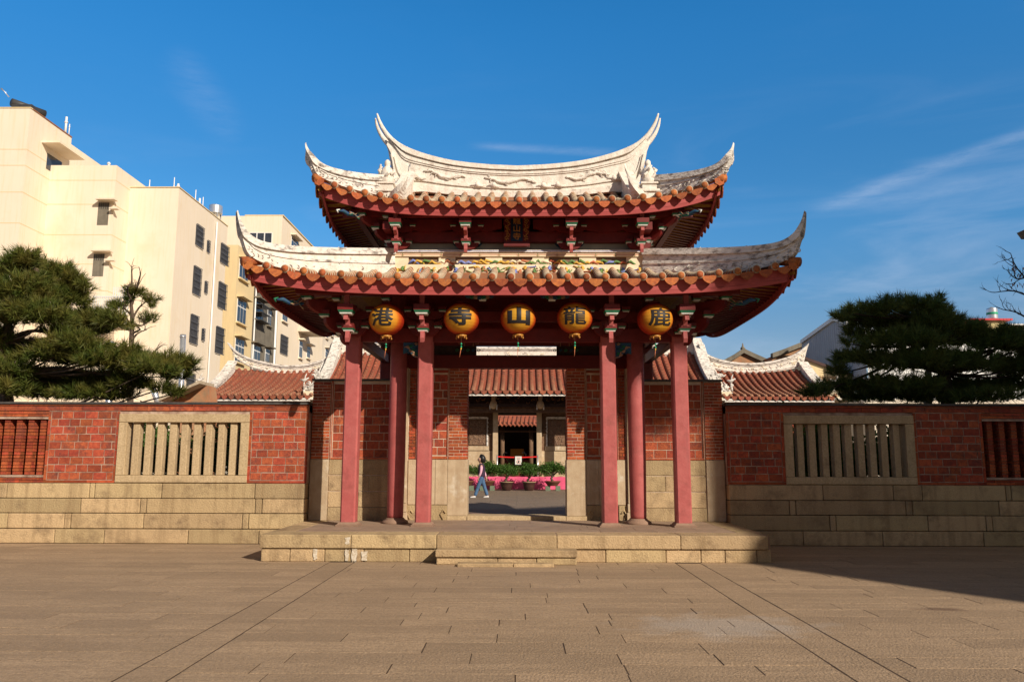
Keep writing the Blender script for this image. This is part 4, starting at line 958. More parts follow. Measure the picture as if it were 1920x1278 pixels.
def boundary_wall(sg, name_label, xin, xout, win, panel2, lat):
    lo, hi = min(xin, xout), max(xin, xout)
    W = empty('boundary_wall', ((lo+hi)/2, YW, 0), name_label, 'wall')
    ZS, ZT = 1.13, 2.66
    b = MB()
    course(b, lo, hi, .0, .27, YW-.13, (1.35, 1.5, 1.9, .95, 1.6), 'stone', .5); course(b, lo, hi, .27, .56, YW-.04, (1.9, .12, 1.75, 1.1, .12, 1.4), 'stone'); course(b, lo, hi, .56, .84, YW-.03, (1.15, .12, 2.1, .13, 1.65), 'stone'); course(b, lo, hi, .84, ZS, YW-.035, (1.8, 1.35, .55, 1.6, .1, 1.3), 'stone')
    b.build('stone_base', W, bevel=.014)
    b = MB()
    wx0, wx1 = min(win), max(win)
    solids = [(lo, hi)]
    for a0, a1 in ((min(win), max(win)), (min(lat), max(lat))):
        nw = []
        for s0, s1 in solids:
            if a1 <= s0 or a0 >= s1: nw.append((s0, s1)); continue
            if a0 > s0: nw.append((s0, a0))
            if a1 < s1: nw.append((a1, s1))
        solids = nw
    for s0, s1 in solids: b.box(s0, s1, YW+.007, YW+.35, ZS, ZT-.02, 'mortar')
    b.box(lo, hi, YW+.026, YW+.349, 2.50, ZT-.018, 'mortar')
    b.bricks(lo, hi, 2.52, 2.615, YW-.005, .42, .095, 'brick', gap=.009); b.bricks(lo, hi, 2.618, ZT-.01, YW-.025, .5, .05, 'brick_thin', gap=.008)
    for s0, s1 in solids:
        if s1-s0 < .12: continue
        e = .055
        if s1-s0 > .5:
            b.bricks(s0+e, s1-e, ZS+.06, 2.515, YW, .235, .152, 'brick', gap=.017)
            b.bricks(s0, s1, ZS+.004, ZS+.056, YW-.008, .4, .05, 'brick_thin', gap=.006)
            b.bricks(ZS+.06, 2.515, s0, s0+e-.006, 0, .5, .06, 'brick_thin') if False else None
            for c0 in (s0, s1-e+.006):
                z = ZS+.06
                while z < 2.5: b.box(c0, c0+e-.008, YW-.006, YW+.03, z, min(z+.28, 2.515)-.006, 'brick_thin'); z += .29
        else: b.bricks(s0, s1, ZS+.01, 2.515, YW, .19, .062, 'brick_thin', gap=.010)
    br = b.build('brick_panel', W)
    b = MB(); b.box(lo, hi, YW-.05, YW+.38, ZT-.006, ZT+.035, 'coping'); b.build('coping', W)
    b = MB(); b.box(wx0-.01, wx1+.01, YW+.012, YW+.28, 2.455, 2.51, 'mortar'); b.box(wx0-.01, wx1+.01, YW+.012, YW+.28, ZS-.01, ZS+.03, 'stone'); b.build('mortar_bed', br)
    stone_window(W, wx0, wx1, ZS+.015, 2.465, 9)
    # lattice window of brick mullions
    l0, l1 = min(lat), max(lat); b = MB(); z0, z1 = 1.28, 2.36
    b.box(l0, l1, YW+.03, YW+.33, ZS, z0-.04, 'mortar'); b.box(l0, l1, YW+.03, YW+.33, z1+.04, 2.50, 'mortar')
    b.bricks(l0, l1, ZS+.004, z0-.044, YW, .3, .05, 'brick_thin'); b.box(l0, l1, YW-.012, YW+.33, z0-.04, z0, 'mortar'); b.box(l0, l1, YW-.012, YW+.33, z1, z1+.04, 'mortar'); b.bricks(l0, l1, z1+.044, 2.515, YW, .3, .055, 'brick_thin')
    b.box(l0, l1, YW+.36, YW+.40, z0-.06, z1+.06, 'wood_dark') 
    mu = b.build('lattice_window', W)
    x = l0+.10
    while x < l1-.02:
        m = MB(); m.bricks(x, x+.115, z0+.002, z1-.002, YW+.03, .2, .062, 'brick_thin', gap=.009); m.bricks(YW+.065, YW+.25, z0+.002, z1-.002, x, .2, .062, 'brick_thin', side='x', gap=.009); m.bricks(YW+.065, YW+.25, z0+.002, z1-.002, x+.115, .2, .062, 'brick_thin', side='n', gap=.009)
        m.box(x+.02, x+.095, YW+.05, YW+.25, z0, z1, 'mortar'); m.build('brick_mullion', mu); x += .235
    return W
X_ = lambda px: xat(px, YW, 820)
boundary_wall(-1, 'sunlit red brick wall on tan stone courses left of the gate with a barred stone window', -4.07, X_(-330), (X_(222), X_(467)), None, (X_(88), X_(-95)))
boundary_wall(1, 'shaded red brick wall on dark stone courses right of the gate with a barred stone window', 4.07, X_(2250), (X_(1470), X_(1714)), None, (X_(1843), X_(2040)))

# ------------------------------------------------------------------ courtyard: entrance hall
HY = 39.0
HALL = empty('temple_hall', (0, HY, .2), 'long low temple hall with red tiled roofs and white sagging ridges behind the gate', 'temple hall')
def hall_roof(name, xa, xb, ya, yb, za, zb, sag, pitch, par=None):
    """tile slope from eave (ya, za) up to ridge (yb, zb); its ends lift a little"""
    b = MB(); cx = (xa+xb)/2; hw = (xb-xa)/2
    def z(x, t): return za+(zb-za)*(.42*t+.58*t*t*.9+.058*t)+sag*abs((x-cx)/hw)**2.2*(.25+.75*t)
    n = 24; m = 10
    b.grid([[(xa+(xb-xa)*i/n, ya+(yb-ya)*j/m, z(xa+(xb-xa)*i/n, j/m)) for i in range(n+1)] for j in range(m+1)], 'tile_far', False)
    b.grid([[(xa+(xb-xa)*i/n, 2*yb-ya-(yb-ya)*j/m, z(xa+(xb-xa)*i/n, j/m)) for i in range(n+1)] for j in range(m+1)], 'tile_far', False)
    k = round((xb-xa)/pitch)
    for i in range(k+1):
        x = xa+(xb-xa)*i/k; P = [Vector((x, ya-.03+(yb-ya)*j/m, z(x, j/m)+.03)) for j in range(m+1)]
        mm = 16
        for j in range(mm):
            t0, t1 = j/mm, (j+1)/mm; p0 = Vector((x, ya-.03+(yb-ya)*t0, z(x, t0)+.04)); p1 = Vector((x, ya-.03+(yb-ya)*t1, z(x, t1)+.03))
            b.tube([p0, p1], [pitch*.30, pitch*.25], 'tile_far', 6, cap=(j == 0))
            b.tube([p0-Vector((0, .008, 0)), p0+Vector((0, .05, .01))], [pitch*.315, pitch*.31], 'far_joint', 6, cap=True)
        if i < k:
            xm = x+pitch/2; zz = z(xm, 0); b.prism([(xm-pitch*.42, zz+.02), (xm-pitch*.38, zz-.09), (xm, zz-.19), (xm+pitch*.38, zz-.09), (xm+pitch*.42, zz+.02)], ya-.07, ya-.05, 'tile_far')
    b.box(xa+.05, xb-.05, ya-.02, ya+.08, za-.24, za-.17, 'plaster_grey'); b.box(xa+.05, xb-.05, ya+.0, ya+.08, za-.165, za-.02, 'wood_dark')
    r = b.build(name, par or HALL); return r, z
def hall_ridge(par, P, Q, m='plaster', th=.3, n=26):
    T = resample(P, n); B = resample(Q, n); b = MB(); b.slab(T, B, th, m)
    strip(b, T, B, 0, .16, th*1.5, 'plaster_grey', dz=.02); strip(b, T, B, .24, .30, th*1.25, 'plaster_grey'); strip(b, T, B, .82, .90, th*1.25, 'plaster_grey')
    for i in range(2, n-2):
        p = T[i].lerp(B[i], .56)-Vector((0, th*.5, 0)); L = (T[i]-B[i]).length
        for q in range(3):
            a = rnd.uniform(0, 6); c0 = p+Vector((rnd.uniform(-.15, .15), 0, rnd.uniform(-.12, .12)*L)); b.tube([c0+Vector((.07*math.cos(a+.8*s_), -.01, .05*math.sin(a+.8*s_))) for s_ in range(5)], .02, 'plaster_cream' if rnd.random() < .4 else 'plaster_grey', 5)
    b.build('white_ridge', par)
XM = 9.75
rm, zf = hall_roof('main_roof', -XM, XM, HY, 43.3, 4.92, 7.15, .30, .36)
hall_ridge(rm, [(-XM-.1, 43.3, 8.15), (-6, 43.3, 7.72), (0, 43.3, 7.66), (6, 43.3, 7.72), (XM+.1, 43.3, 8.15)], [(-XM-.1, 43.3, 7.3), (-6, 43.3, 7.1), (0, 43.3, 7.0), (6, 43.3, 7.1), (XM+.1, 43.3, 7.3)], th=.36)
def verge(par, x, ya, yb, z, sx, ht=.42, m='plaster_grey'):
    """white ridge running down the end of a slope, with a ledge and small figures at its foot"""
    n = 16; T = []; B = []
    for i in range(n):
        t = i/(n-1); y = yb+(ya-yb)*t; zz = z(x, 1-t); T.append(Vector((x, y, zz+ht*(1.15-.45*t)))); B.append(Vector((x, y, zz-.12)))
    b = MB(); b.slab(T, B, .34, m); b.slab([p+Vector((0, 0, .03)) for p in T], [p-Vector((0, 0, .09)) for p in T], .5, m)
    for k in range(3): b.slab([p+Vector((sx*(.24+.07*k), 0, -.12-.10*k)) for p in T], [p+Vector((sx*(.24+.07*k), 0, -.19-.10*k)) for p in T], .08, 'plaster_grey')
    e = T[-1]
    b.box(e.x-.3, e.x+.3, e.y-.35, e.y+.1, e.z-.4, e.z-.32, 'plaster'); b.box(e.x-.24, e.x+.24, e.y-.3, e.y+.1, e.z-.32, e.z+.02, 'plaster_cream')
    for k in range(14):
        a = rnd.uniform(0, 6.28); c0 = e+Vector((rnd.uniform(-.3, .3), -.15, rnd.uniform(.0, .4)))
        b.tube([c0, c0+Vector((.16*math.cos(a), 0, .16*math.sin(a))), c0+Vector((.22*math.cos(a+.6), -.03, .24*math.sin(a+.6)))], [.06, .05, .02], 'plaster_grey', 6)
    b.build('verge_ridge', par)
for sx in (-1, 1): verge(rm, sx*(XM+.05), HY+.4, 43.1, zf, sx, .62)
def side_wing(sx, pts_top, pts_bot, xe0, xe1):
    xa, xb = sorted((sx*9.95, sx*15.3))
    rr, z = hall_roof('wing_roof', xa, xb, HY-.6, 42.6, 4.60, 6.25, .12, .33)
    T = [at(a, c, 42.6) for a, c in pts_top]; B = [at(a, c, 42.6) for a, c in pts_bot]
    hall_ridge(rr, T, B, th=.3)
    verge(rr, sx*15.3, HY-.3, 42.4, z, sx, .36); verge(rr, sx*10.1, HY-.3, 42.0, z, -sx, .30)
    for x in (sx*15.45, sx*10.35):                   # little plaster birds standing on the foot of the verge
        b = MB(); b.tube([(x, HY-.5, 4.95), (x, HY-.5, 5.35)], .03, 'plaster_grey', 6); b.tube([(x-.2, HY-.5, 5.42), (x, HY-.5, 5.36), (x+.22, HY-.5, 5.5)], [.02, .09, .03], 'plaster_grey', 7); b.tube([(x, HY-.5, 5.38), (x+.06, HY-.5, 5.6), (x+.12, HY-.5, 5.72)], [.05, .03, .01], 'plaster_grey', 6)
        b.build('bird_figure', rr)
    b = MB(); b.box(xa+.2, xb-.2, HY+.8, 46, .2, 4.5, 'cream_wall'); b.bricks(xa+.2, xb-.2, 1.3, 4.3, HY+.76, .5, .16, 'brick', gap=.02); b.box(xa+.1, xb-.1, HY-.4, HY-.2, 4.28, 4.42, 'wood_old'); b.build('wing_wall', HALL)
    for x in (sx*11.2, sx*13.2, sx*15.0): b = MB(); b.tube([(x, HY, .2), (x, HY, 4.35)], .16, 'stone_light', 12); b.build('column', HALL)
side_wing(-1, [(428, 643), (445, 660), (480, 675), (540, 686), (590, 680), (625, 665), (643, 640)], [(445, 672), (455, 680), (485, 694), (540, 703), (590, 702), (620, 695), (632, 690)], 0, 0)
side_wing(1, [(1309, 646), (1320, 662), (1350, 675), (1400, 682), (1450, 677), (1490, 664), (1514, 645)], [(1320, 688), (1330, 690), (1355, 697), (1400, 701), (1450, 697), (1490, 690), (1505, 680)], 0, 0)
# hall front
WY = 41.5; pxm = WY/F
def HX(px): return xat(px, WY, 800)
def HZ(py): return zat(968, py, WY)
b = MB()
for sg in (-1, 1):
    x0, x1 = sorted((sg*9.7, sg*1.25)); b.box(x0, x1, WY, WY+.4, .2, HZ(845), 'stone_pier'); b.box(x0, x1, WY+.02, WY+.4, HZ(845), HZ(760), 'wood_old')
b.box(-9.7, 9.7, WY-.02, WY+.4, HZ(770), HZ(760), 'wood_old'); b.box(-9.7, 9.7, WY+.05, WY+.4, HZ(760), 5.3, 'wood_dark')
wl = b.build('front_wall', HALL)
for sg in (-1, 1):                                  # carved relief panels either side of the doorway
    b = MB()
    cx = sg*2.05; b.box(cx-.60, cx+.60, WY-.05, WY+.02, HZ(844), HZ(836), 'stone_pier'); 
    for x0, x1, z0, z1 in ((-.56, -.48, HZ(836), HZ(785)), (.48, .56, HZ(836), HZ(785)), (-.56, .56, HZ(785), HZ(781))): b.box(cx+x0, cx+x1, WY-.06, WY+.03, z0, z1, 'plaster_grey')
    b.box(cx-.45, cx+.45, WY-.02, WY+.01, HZ(842), HZ(836), 'stone_light'); b.box(cx-.42, cx+.42, WY-.03, WY+.01, HZ(834), HZ(788), 'wood_old')
    for k in range(70): a = rnd.uniform(0, 6); c0 = Vector((cx+rnd.uniform(-.36, .36), WY-.04, rnd.uniform(HZ(832), HZ(790)))); b.tube([c0+Vector((.05*math.cos(a+.9*s_), 0, .05*math.sin(a+.9*s_))) for s_ in range(4)], .016, 'stone_dark', 5)
    for k in range(5): zc = HZ(778+k*7.5+3); x = sg*1.33+sg*.08; b.tube([(x+.1*math.cos(t*.7), WY-.1, zc+.1*math.sin(t*.7)) for t in range(10)], .018, 'wood_old', 5)
    b.build('carved_panel', wl)
b = MB()
for k in range(46):
    x = -2.9+k*.128; a = rnd.uniform(0, 6); zz = HZ(rnd.uniform(744, 766)); b.tube([(x+.08*math.cos(a+.9*s_), WY-.9, zz+.06*math.sin(a+.9*s_)) for s_ in range(5)], .022, ('wood_old', 'gold', 'wood_old', 'tan_line')[k % 4], 5)
b.box(-6, 6, WY-1.05, WY-.85, zat(968, 773, WY-1), zat(968, 766, WY-1), 'wood_old'); b.box(-6, 6, WY-1.3, WY-1.1, zat(968, 763, WY-1), zat(968, 757, WY-1), 'wood_dark')
for px in (925, 1013):
    x = xat(px, WY-1.3, 760); z = zat(968, 758, WY-1.3); b.lathe([(.06, -.22), (.17, -.16), (.19, 0), (.15, .14), (.09, .2), (.12, .36), (.05, .5)], (x, WY-1.3, z), 'stone_pier', 10); b.box(x-.2, x-.14, WY-1.36, WY-1.24, z-.26, z-.02, 'plaster_grey'); b.box(x+.14, x+.2, WY-1.36, WY-1.24, z-.26, z-.02, 'plaster_grey')
b.build('carved_beam', HALL)
for px in (929, 1011):                               # pale stone door posts with round drum feet
    x = xat(px, WY-.1, 800); b = MB(); b.box(x-.13, x+.13, WY-.2, WY+.3, .6, HZ(772), 'stone_pier'); b.box(x-.2, x+.2, WY-.3, WY+.1, .2, .75, 'stone_light'); b.lathe([(.02, -.1), (.2, -.08), (.2, .08), (.02, .1)], (x, WY-.3, .95), 'stone_pier', 14); b.build('door_post', HALL)
for px in (1040, 896): 
    x = xat(px, HY+.6, 800)+(1.4 if px > 1000 else -1.4); b = MB(); b.lathe([(.3, .2), (.3, .35), (.2, .45), (.19, 4.6)], (x, HY+.6, 0), 'stone_dark', 16); b.build('column', HALL)
b = MB(); b.box(-9.7, 9.7, WY-1.6, WY-.02, .2, .52, 'stone_light'); b.box(-1.2, 1.2, WY-.02, WY+3.2, .2, .55, 'stone_dark'); b.build('plinth', HALL)
# inner side and ceiling of the hall's porch so that the doorway is a passage
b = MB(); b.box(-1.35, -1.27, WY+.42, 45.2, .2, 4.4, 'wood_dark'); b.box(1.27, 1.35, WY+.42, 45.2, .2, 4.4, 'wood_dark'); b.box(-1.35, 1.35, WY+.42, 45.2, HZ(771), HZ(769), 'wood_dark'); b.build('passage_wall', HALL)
# the worship hall further in
IN = empty('inner_hall', (0, 56, .2), 'dark inner hall with its own strip of red roof tiles seen through the far doorway', 'temple hall')
IY = 56.0; b = MB(); za = zat(968, 796, IY)
for i in range(29):
    x = -4.2+i*.3; b.tube([(x, IY-.05, za), (x, IY+1.5, za+.62)], [.09, .085], 'tile_far', 7); b.prism([(x+.03, za), (x+.15, za-.14), (x+.27, za)], IY-.09, IY-.07, 'tile_far')
b.add([(-4.3, IY, za-.03), (4.3, IY, za-.03), (4.3, IY+3, za+1.4), (-4.3, IY+3, za+1.4)], [(0, 1, 2, 3)], 'tile_far'); b.build('roof', IN)
b = MB(); b.box(-4, 4, IY+1, IY+1.1, zat(968, 809, IY), zat(968, 806, IY), 'wood_old')
for x in (-1.05, 1.0, -2.6, 2.6): b.tube([(x, IY+1.4, .2), (x, IY+1.4, za+.3)], .16, 'wood_old', 10)
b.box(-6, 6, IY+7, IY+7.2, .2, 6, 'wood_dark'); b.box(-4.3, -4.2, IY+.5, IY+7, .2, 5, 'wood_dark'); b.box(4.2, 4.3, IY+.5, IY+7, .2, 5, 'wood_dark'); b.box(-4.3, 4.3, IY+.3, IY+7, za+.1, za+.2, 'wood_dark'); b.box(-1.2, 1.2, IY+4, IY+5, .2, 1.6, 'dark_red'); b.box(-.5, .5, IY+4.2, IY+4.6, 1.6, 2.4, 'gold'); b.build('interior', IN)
# incense burner, barrier, sign
BU = empty('incense_burner', (.05, 47, .2), 'wide bronze incense burner with two curled handles inside the far doorway', 'incense burner')
b = MB(); c = at(965, 858, 47); b.lathe([(.2, -.62), (.28, -.45), (.2, -.3), (.42, -.12), (.5, .02), (.46, .1), (.40, .1)], (c.x, 47, c.z-.08), 'stone_dark', 22); b.build('bowl', BU)
for sg in (-1, 1): b = MB(); b.tube([(c.x+sg*.4, 47, c.z), (c.x+sg*.62, 47, c.z+.02), (c.x+sg*.66, 47, c.z+.2), (c.x+sg*.54, 47, c.z+.34), (c.x+sg*.44, 47, c.z+.27)], .045, 'plaster_grey', 8); b.build('handle', BU)
BA = empty('barrier', (0, WY-.75, .5), 'red belt barrier stretched across the far temple doorway', 'barrier')
yb = WY-.75; xl, xr, zb2 = xat(933, yb), xat(1008, yb), zat(968, 855.5, yb)
for x in (xl, xr): b = MB(); b.tube([(x, yb, .52), (x, yb, zb2+.08)], .035, 'steel', 10); b.lathe([(.16, .52), (.16, .54), (.04, .56)], (x, yb, 0), 'dark_metal', 14); b.build('post', BA)
b = MB(); n = 10; b.slab([(xl+(xr-xl)*i/n, yb, zb2+.03-.04*math.sin(math.pi*i/n)) for i in range(n+1)], [(xl+(xr-xl)*i/n, yb, zb2-.03-.04*math.sin(math.pi*i/n)) for i in range(n+1)], .006, 'belt_red'); b.build('belt', BA)
SG = empty('notice_sign', at(972, 862, yb-.05), 'small white notice with a red round stop symbol hanging on the red belt', 'sign')
c = at(972, 862.5, yb-.05); b = MB(); b.box(c.x-.165, c.x+.165, yb-.06, yb-.045, c.z-.21, c.z+.2, 'white'); b.build('board', SG)
b = MB(); b.tube([(c.x+.085*math.cos(t*.524), yb-.064, c.z-.07+.085*math.sin(t*.524)) for t in range(13)], .010, 'belt_red', 6); b.box(c.x-.09, c.x+.09, yb-.066, yb-.0605, c.z+.12, c.z+.14, 'belt_red'); b.box(c.x-.08, c.x+.08, yb-.066, yb-.0605, c.z+.06, c.z+.075, 'ink'); b.prism([(c.x-.03, c.z-.12), (c.x+.03, c.z-.12), (c.x+.035, c.z-.06), (c.x+.02, c.z-.02), (c.x-.02, c.z-.02), (c.x-.035, c.z-.06)], yb-.066, yb-.0605, 'ink'); b.build('symbol', SG)
# pink cloth fence behind the pots
PY = 38.15; b = MB(); n = 60; T = []; B = []
for i in range(n+1): x = -4+8*i/n; y = PY+.03*math.sin(i*.9); T.append((x, y, zat(968, 893, PY)+.01*math.sin(i*1.7))); B.append((x, y-.03, .22))
b.slab(T, B, .02, 'pink_cloth'); tag(b.build('pink_cloth'), 'bright pink cloth strip fencing off the plants in the courtyard', 'cloth')

# ------------------------------------------------------------------ foliage helpers (numpy)
def leafmesh(name, P, D, size, width, m, parent, rng):
    """one narrow triangle-pair per needle: P base, D direction (unit), arrays"""
    n = len(P); L = size if hasattr(size, '__len__') else np.full(n, size)
    r = rng.normal(size=(n, 3)); S = np.cross(D, r); S /= np.linalg.norm(S, axis=1)[:, None]+1e-9
    a = P-S*width/2; b_ = P+S*width/2; t = P+D*L[:, None]; v = np.empty((n*3, 3)); v[0::3] = a; v[1::3] = b_; v[2::3] = t
    me = bpy.data.meshes.new(name); me.vertices.add(n*3); me.vertices.foreach_set('co', v.ravel()); me.loops.add(n*3); me.loops.foreach_set('vertex_index', np.arange(n*3)); me.polygons.add(n); me.polygons.foreach_set('loop_start', np.arange(0, n*3, 3)); me.polygons.foreach_set('loop_total', np.full(n, 3)); me.materials.append(MATS[m]); me.update(calc_edges=True)
    o = bpy.data.objects.new(name, me); COL.objects.link(o)
    if parent is not None: o.parent = parent; o.matrix_parent_inverse = Matrix.Translation(-abs_loc(parent))
    return o
def pine_foliage(clumps, m, parent, seed, tl=.24, needles=46, dens=1.0, w=.011, name='foliage'):
    """clumps: (centre, rx, ry, rz): tufts sit over the shell of each clump and point outwards and up"""
    rng = np.random.default_rng(seed); PP = []; DD = []; LL = []
    for (c, rx, ry, rz) in clumps:
        k = max(8, int(dens*40*(rx*ry+rx*rz+ry*rz)/.25*.33*2.4))
        u = rng.normal(size=(k, 3)); u /= np.linalg.norm(u, axis=1)[:, None]; u[:, 2] = np.abs(u[:, 2])*.9-.25*rng.random(k)
        rad = (rng.uniform(.35, 1.25, k)**.8)[:, None]; C = np.array(c)+u*rad*np.array([rx, ry, rz])
        ax = u*np.array([1, 1, .6])+np.array([0, 0, .75])+rng.normal(scale=.25, size=(k, 3)); ax /= np.linalg.norm(ax, axis=1)[:, None]
        nn = needles; d = np.repeat(ax, nn, 0)*rng.uniform(.4, 1.3, k*nn)[:, None]+rng.normal(scale=.50, size=(k*nn, 3)); d /= np.linalg.norm(d, axis=1)[:, None]
        base = np.repeat(C, nn, 0)+np.repeat(ax, nn, 0)*rng.uniform(-.12, .10, k*nn)[:, None]
        PP.append(base); DD.append(d); LL.append(rng.uniform(.65, 1.1, k*nn)*tl*np.repeat(rng.uniform(.75, 1.15, k), nn))
    return leafmesh(name, np.concatenate(PP), np.concatenate(DD), np.concatenate(LL), w, m, parent, rng)
def leaf_cloud(c, rx, ry, rz, n, size, m, parent, seed, name='foliage'):
    rng = np.random.default_rng(seed); k = 14; u = rng.normal(size=(k, 3)); u /= np.linalg.norm(u, axis=1)[:, None]
    cen = np.array(c)+u*rng.uniform(.35, .75, (k, 1))*np.array([rx, ry, rz]); idx = rng.integers(0, k, n)
    P = cen[idx]+rng.normal(scale=.30, size=(n, 3))*np.array([rx, ry, rz])*.8; D = rng.normal(size=(n, 3))+np.array([0, 0, .5]); D /= np.linalg.norm(D, axis=1)[:, None]
    return leafmesh(name, P, D, rng.uniform(.6, 1.2, n)*size, size*.6, m, parent, rng)

# potted bonsai in front of the pink cloth
def bonsai(px, py, kind, label, seed, pw=.34):
    c = at(px, py, 36.9); x = c.x; y = 36.9; root = empty('potted_bonsai', (x, y, .2), label, 'potted plant', 'potted bonsai trees in the courtyard')
    z0 = .2; K = .74
    if kind == 'tray':
        b = MB(); b.box(x-.32, x-.10, y-.13, y+.13, z0, z0+.22, 'pot_green'); b.build('stand_block', root); b = MB(); b.box(x+.14, x+.35, y-.13, y+.13, z0, z0+.22, 'pot_green'); b.build('stand_block', root); z0 += .22
        b = MB(); b.lathe([(.22, 0), (.24, .03), (.34, .16), (.37, .18), (.37, .22), (.33, .22), (.32, .18)], (x, y, z0), 'pot_red', 20); b.build('pot', root); zt = z0+.22
    else:
        b = MB(); b.lathe([(.17, 0), (.20, .03), (.26, .22), (.28, .34), (.31, .36), (.31, .40), (.27, .40), (.26, .35)], (x, y, z0), 'pot_brown', 20); b.build('pot', root)
        b = MB(); b.lathe([(.313, .375), (.316, .38), (.316, .392), (.313, .396)], (x, y, z0), 'stone_light', 20); b.build('rim', root); zt = z0+.36  # pale ring paints the highlight on the glazed lip
    b = MB(); rr = random.Random(seed); s = rr.choice((-1, 1))
    b.tube([(x, y, zt), (x+s*.06, y, zt+.12), (x-s*.04, y, zt+.25), (x+s*.02, y, zt+.42)], [.07, .055, .045, .03], 'bark', 8)
    for k in range(5): a = rr.uniform(0, 6.28); b.tube([(x, y, zt+.22), (x+.2*math.cos(a), y+.15*math.sin(a), zt+.36), (x+.4*math.cos(a), y+.25*math.sin(a), zt+.45)], [.03, .02, .01], 'bark', 6)
    b.build('trunk', root)
    leaf_cloud((x, y, zt+.58), .58, .42, .27, 2600, .075, 'leaves', root, seed)
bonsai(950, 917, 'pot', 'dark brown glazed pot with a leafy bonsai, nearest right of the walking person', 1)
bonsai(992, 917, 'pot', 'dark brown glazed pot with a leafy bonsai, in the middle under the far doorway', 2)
bonsai(1036, 917, 'tray', 'flat red tray pot with a bonsai on two green blocks, rightmost seen through the gate', 3)
bonsai(913, 917, 'tray', 'flat red tray pot with a bonsai partly hidden behind the walking person', 4)
bonsai(874, 917, 'tray', 'bonsai cut off by the left side of the gate doorway, leftmost of the row', 5)
b = MB()
HD = empty('hedge', (0, 39.2, .2), 'low row of green shrubs at the foot of the far hall wall', 'hedge')
for k, px in enumerate((886, 905, 930, 960, 1000, 1025, 1052)):
    c = at(px, 882, 38.7); leaf_cloud((c.x, 38.7, c.z), .5, .3, .28, 900, .07, 'leaves', HD, 40+k)

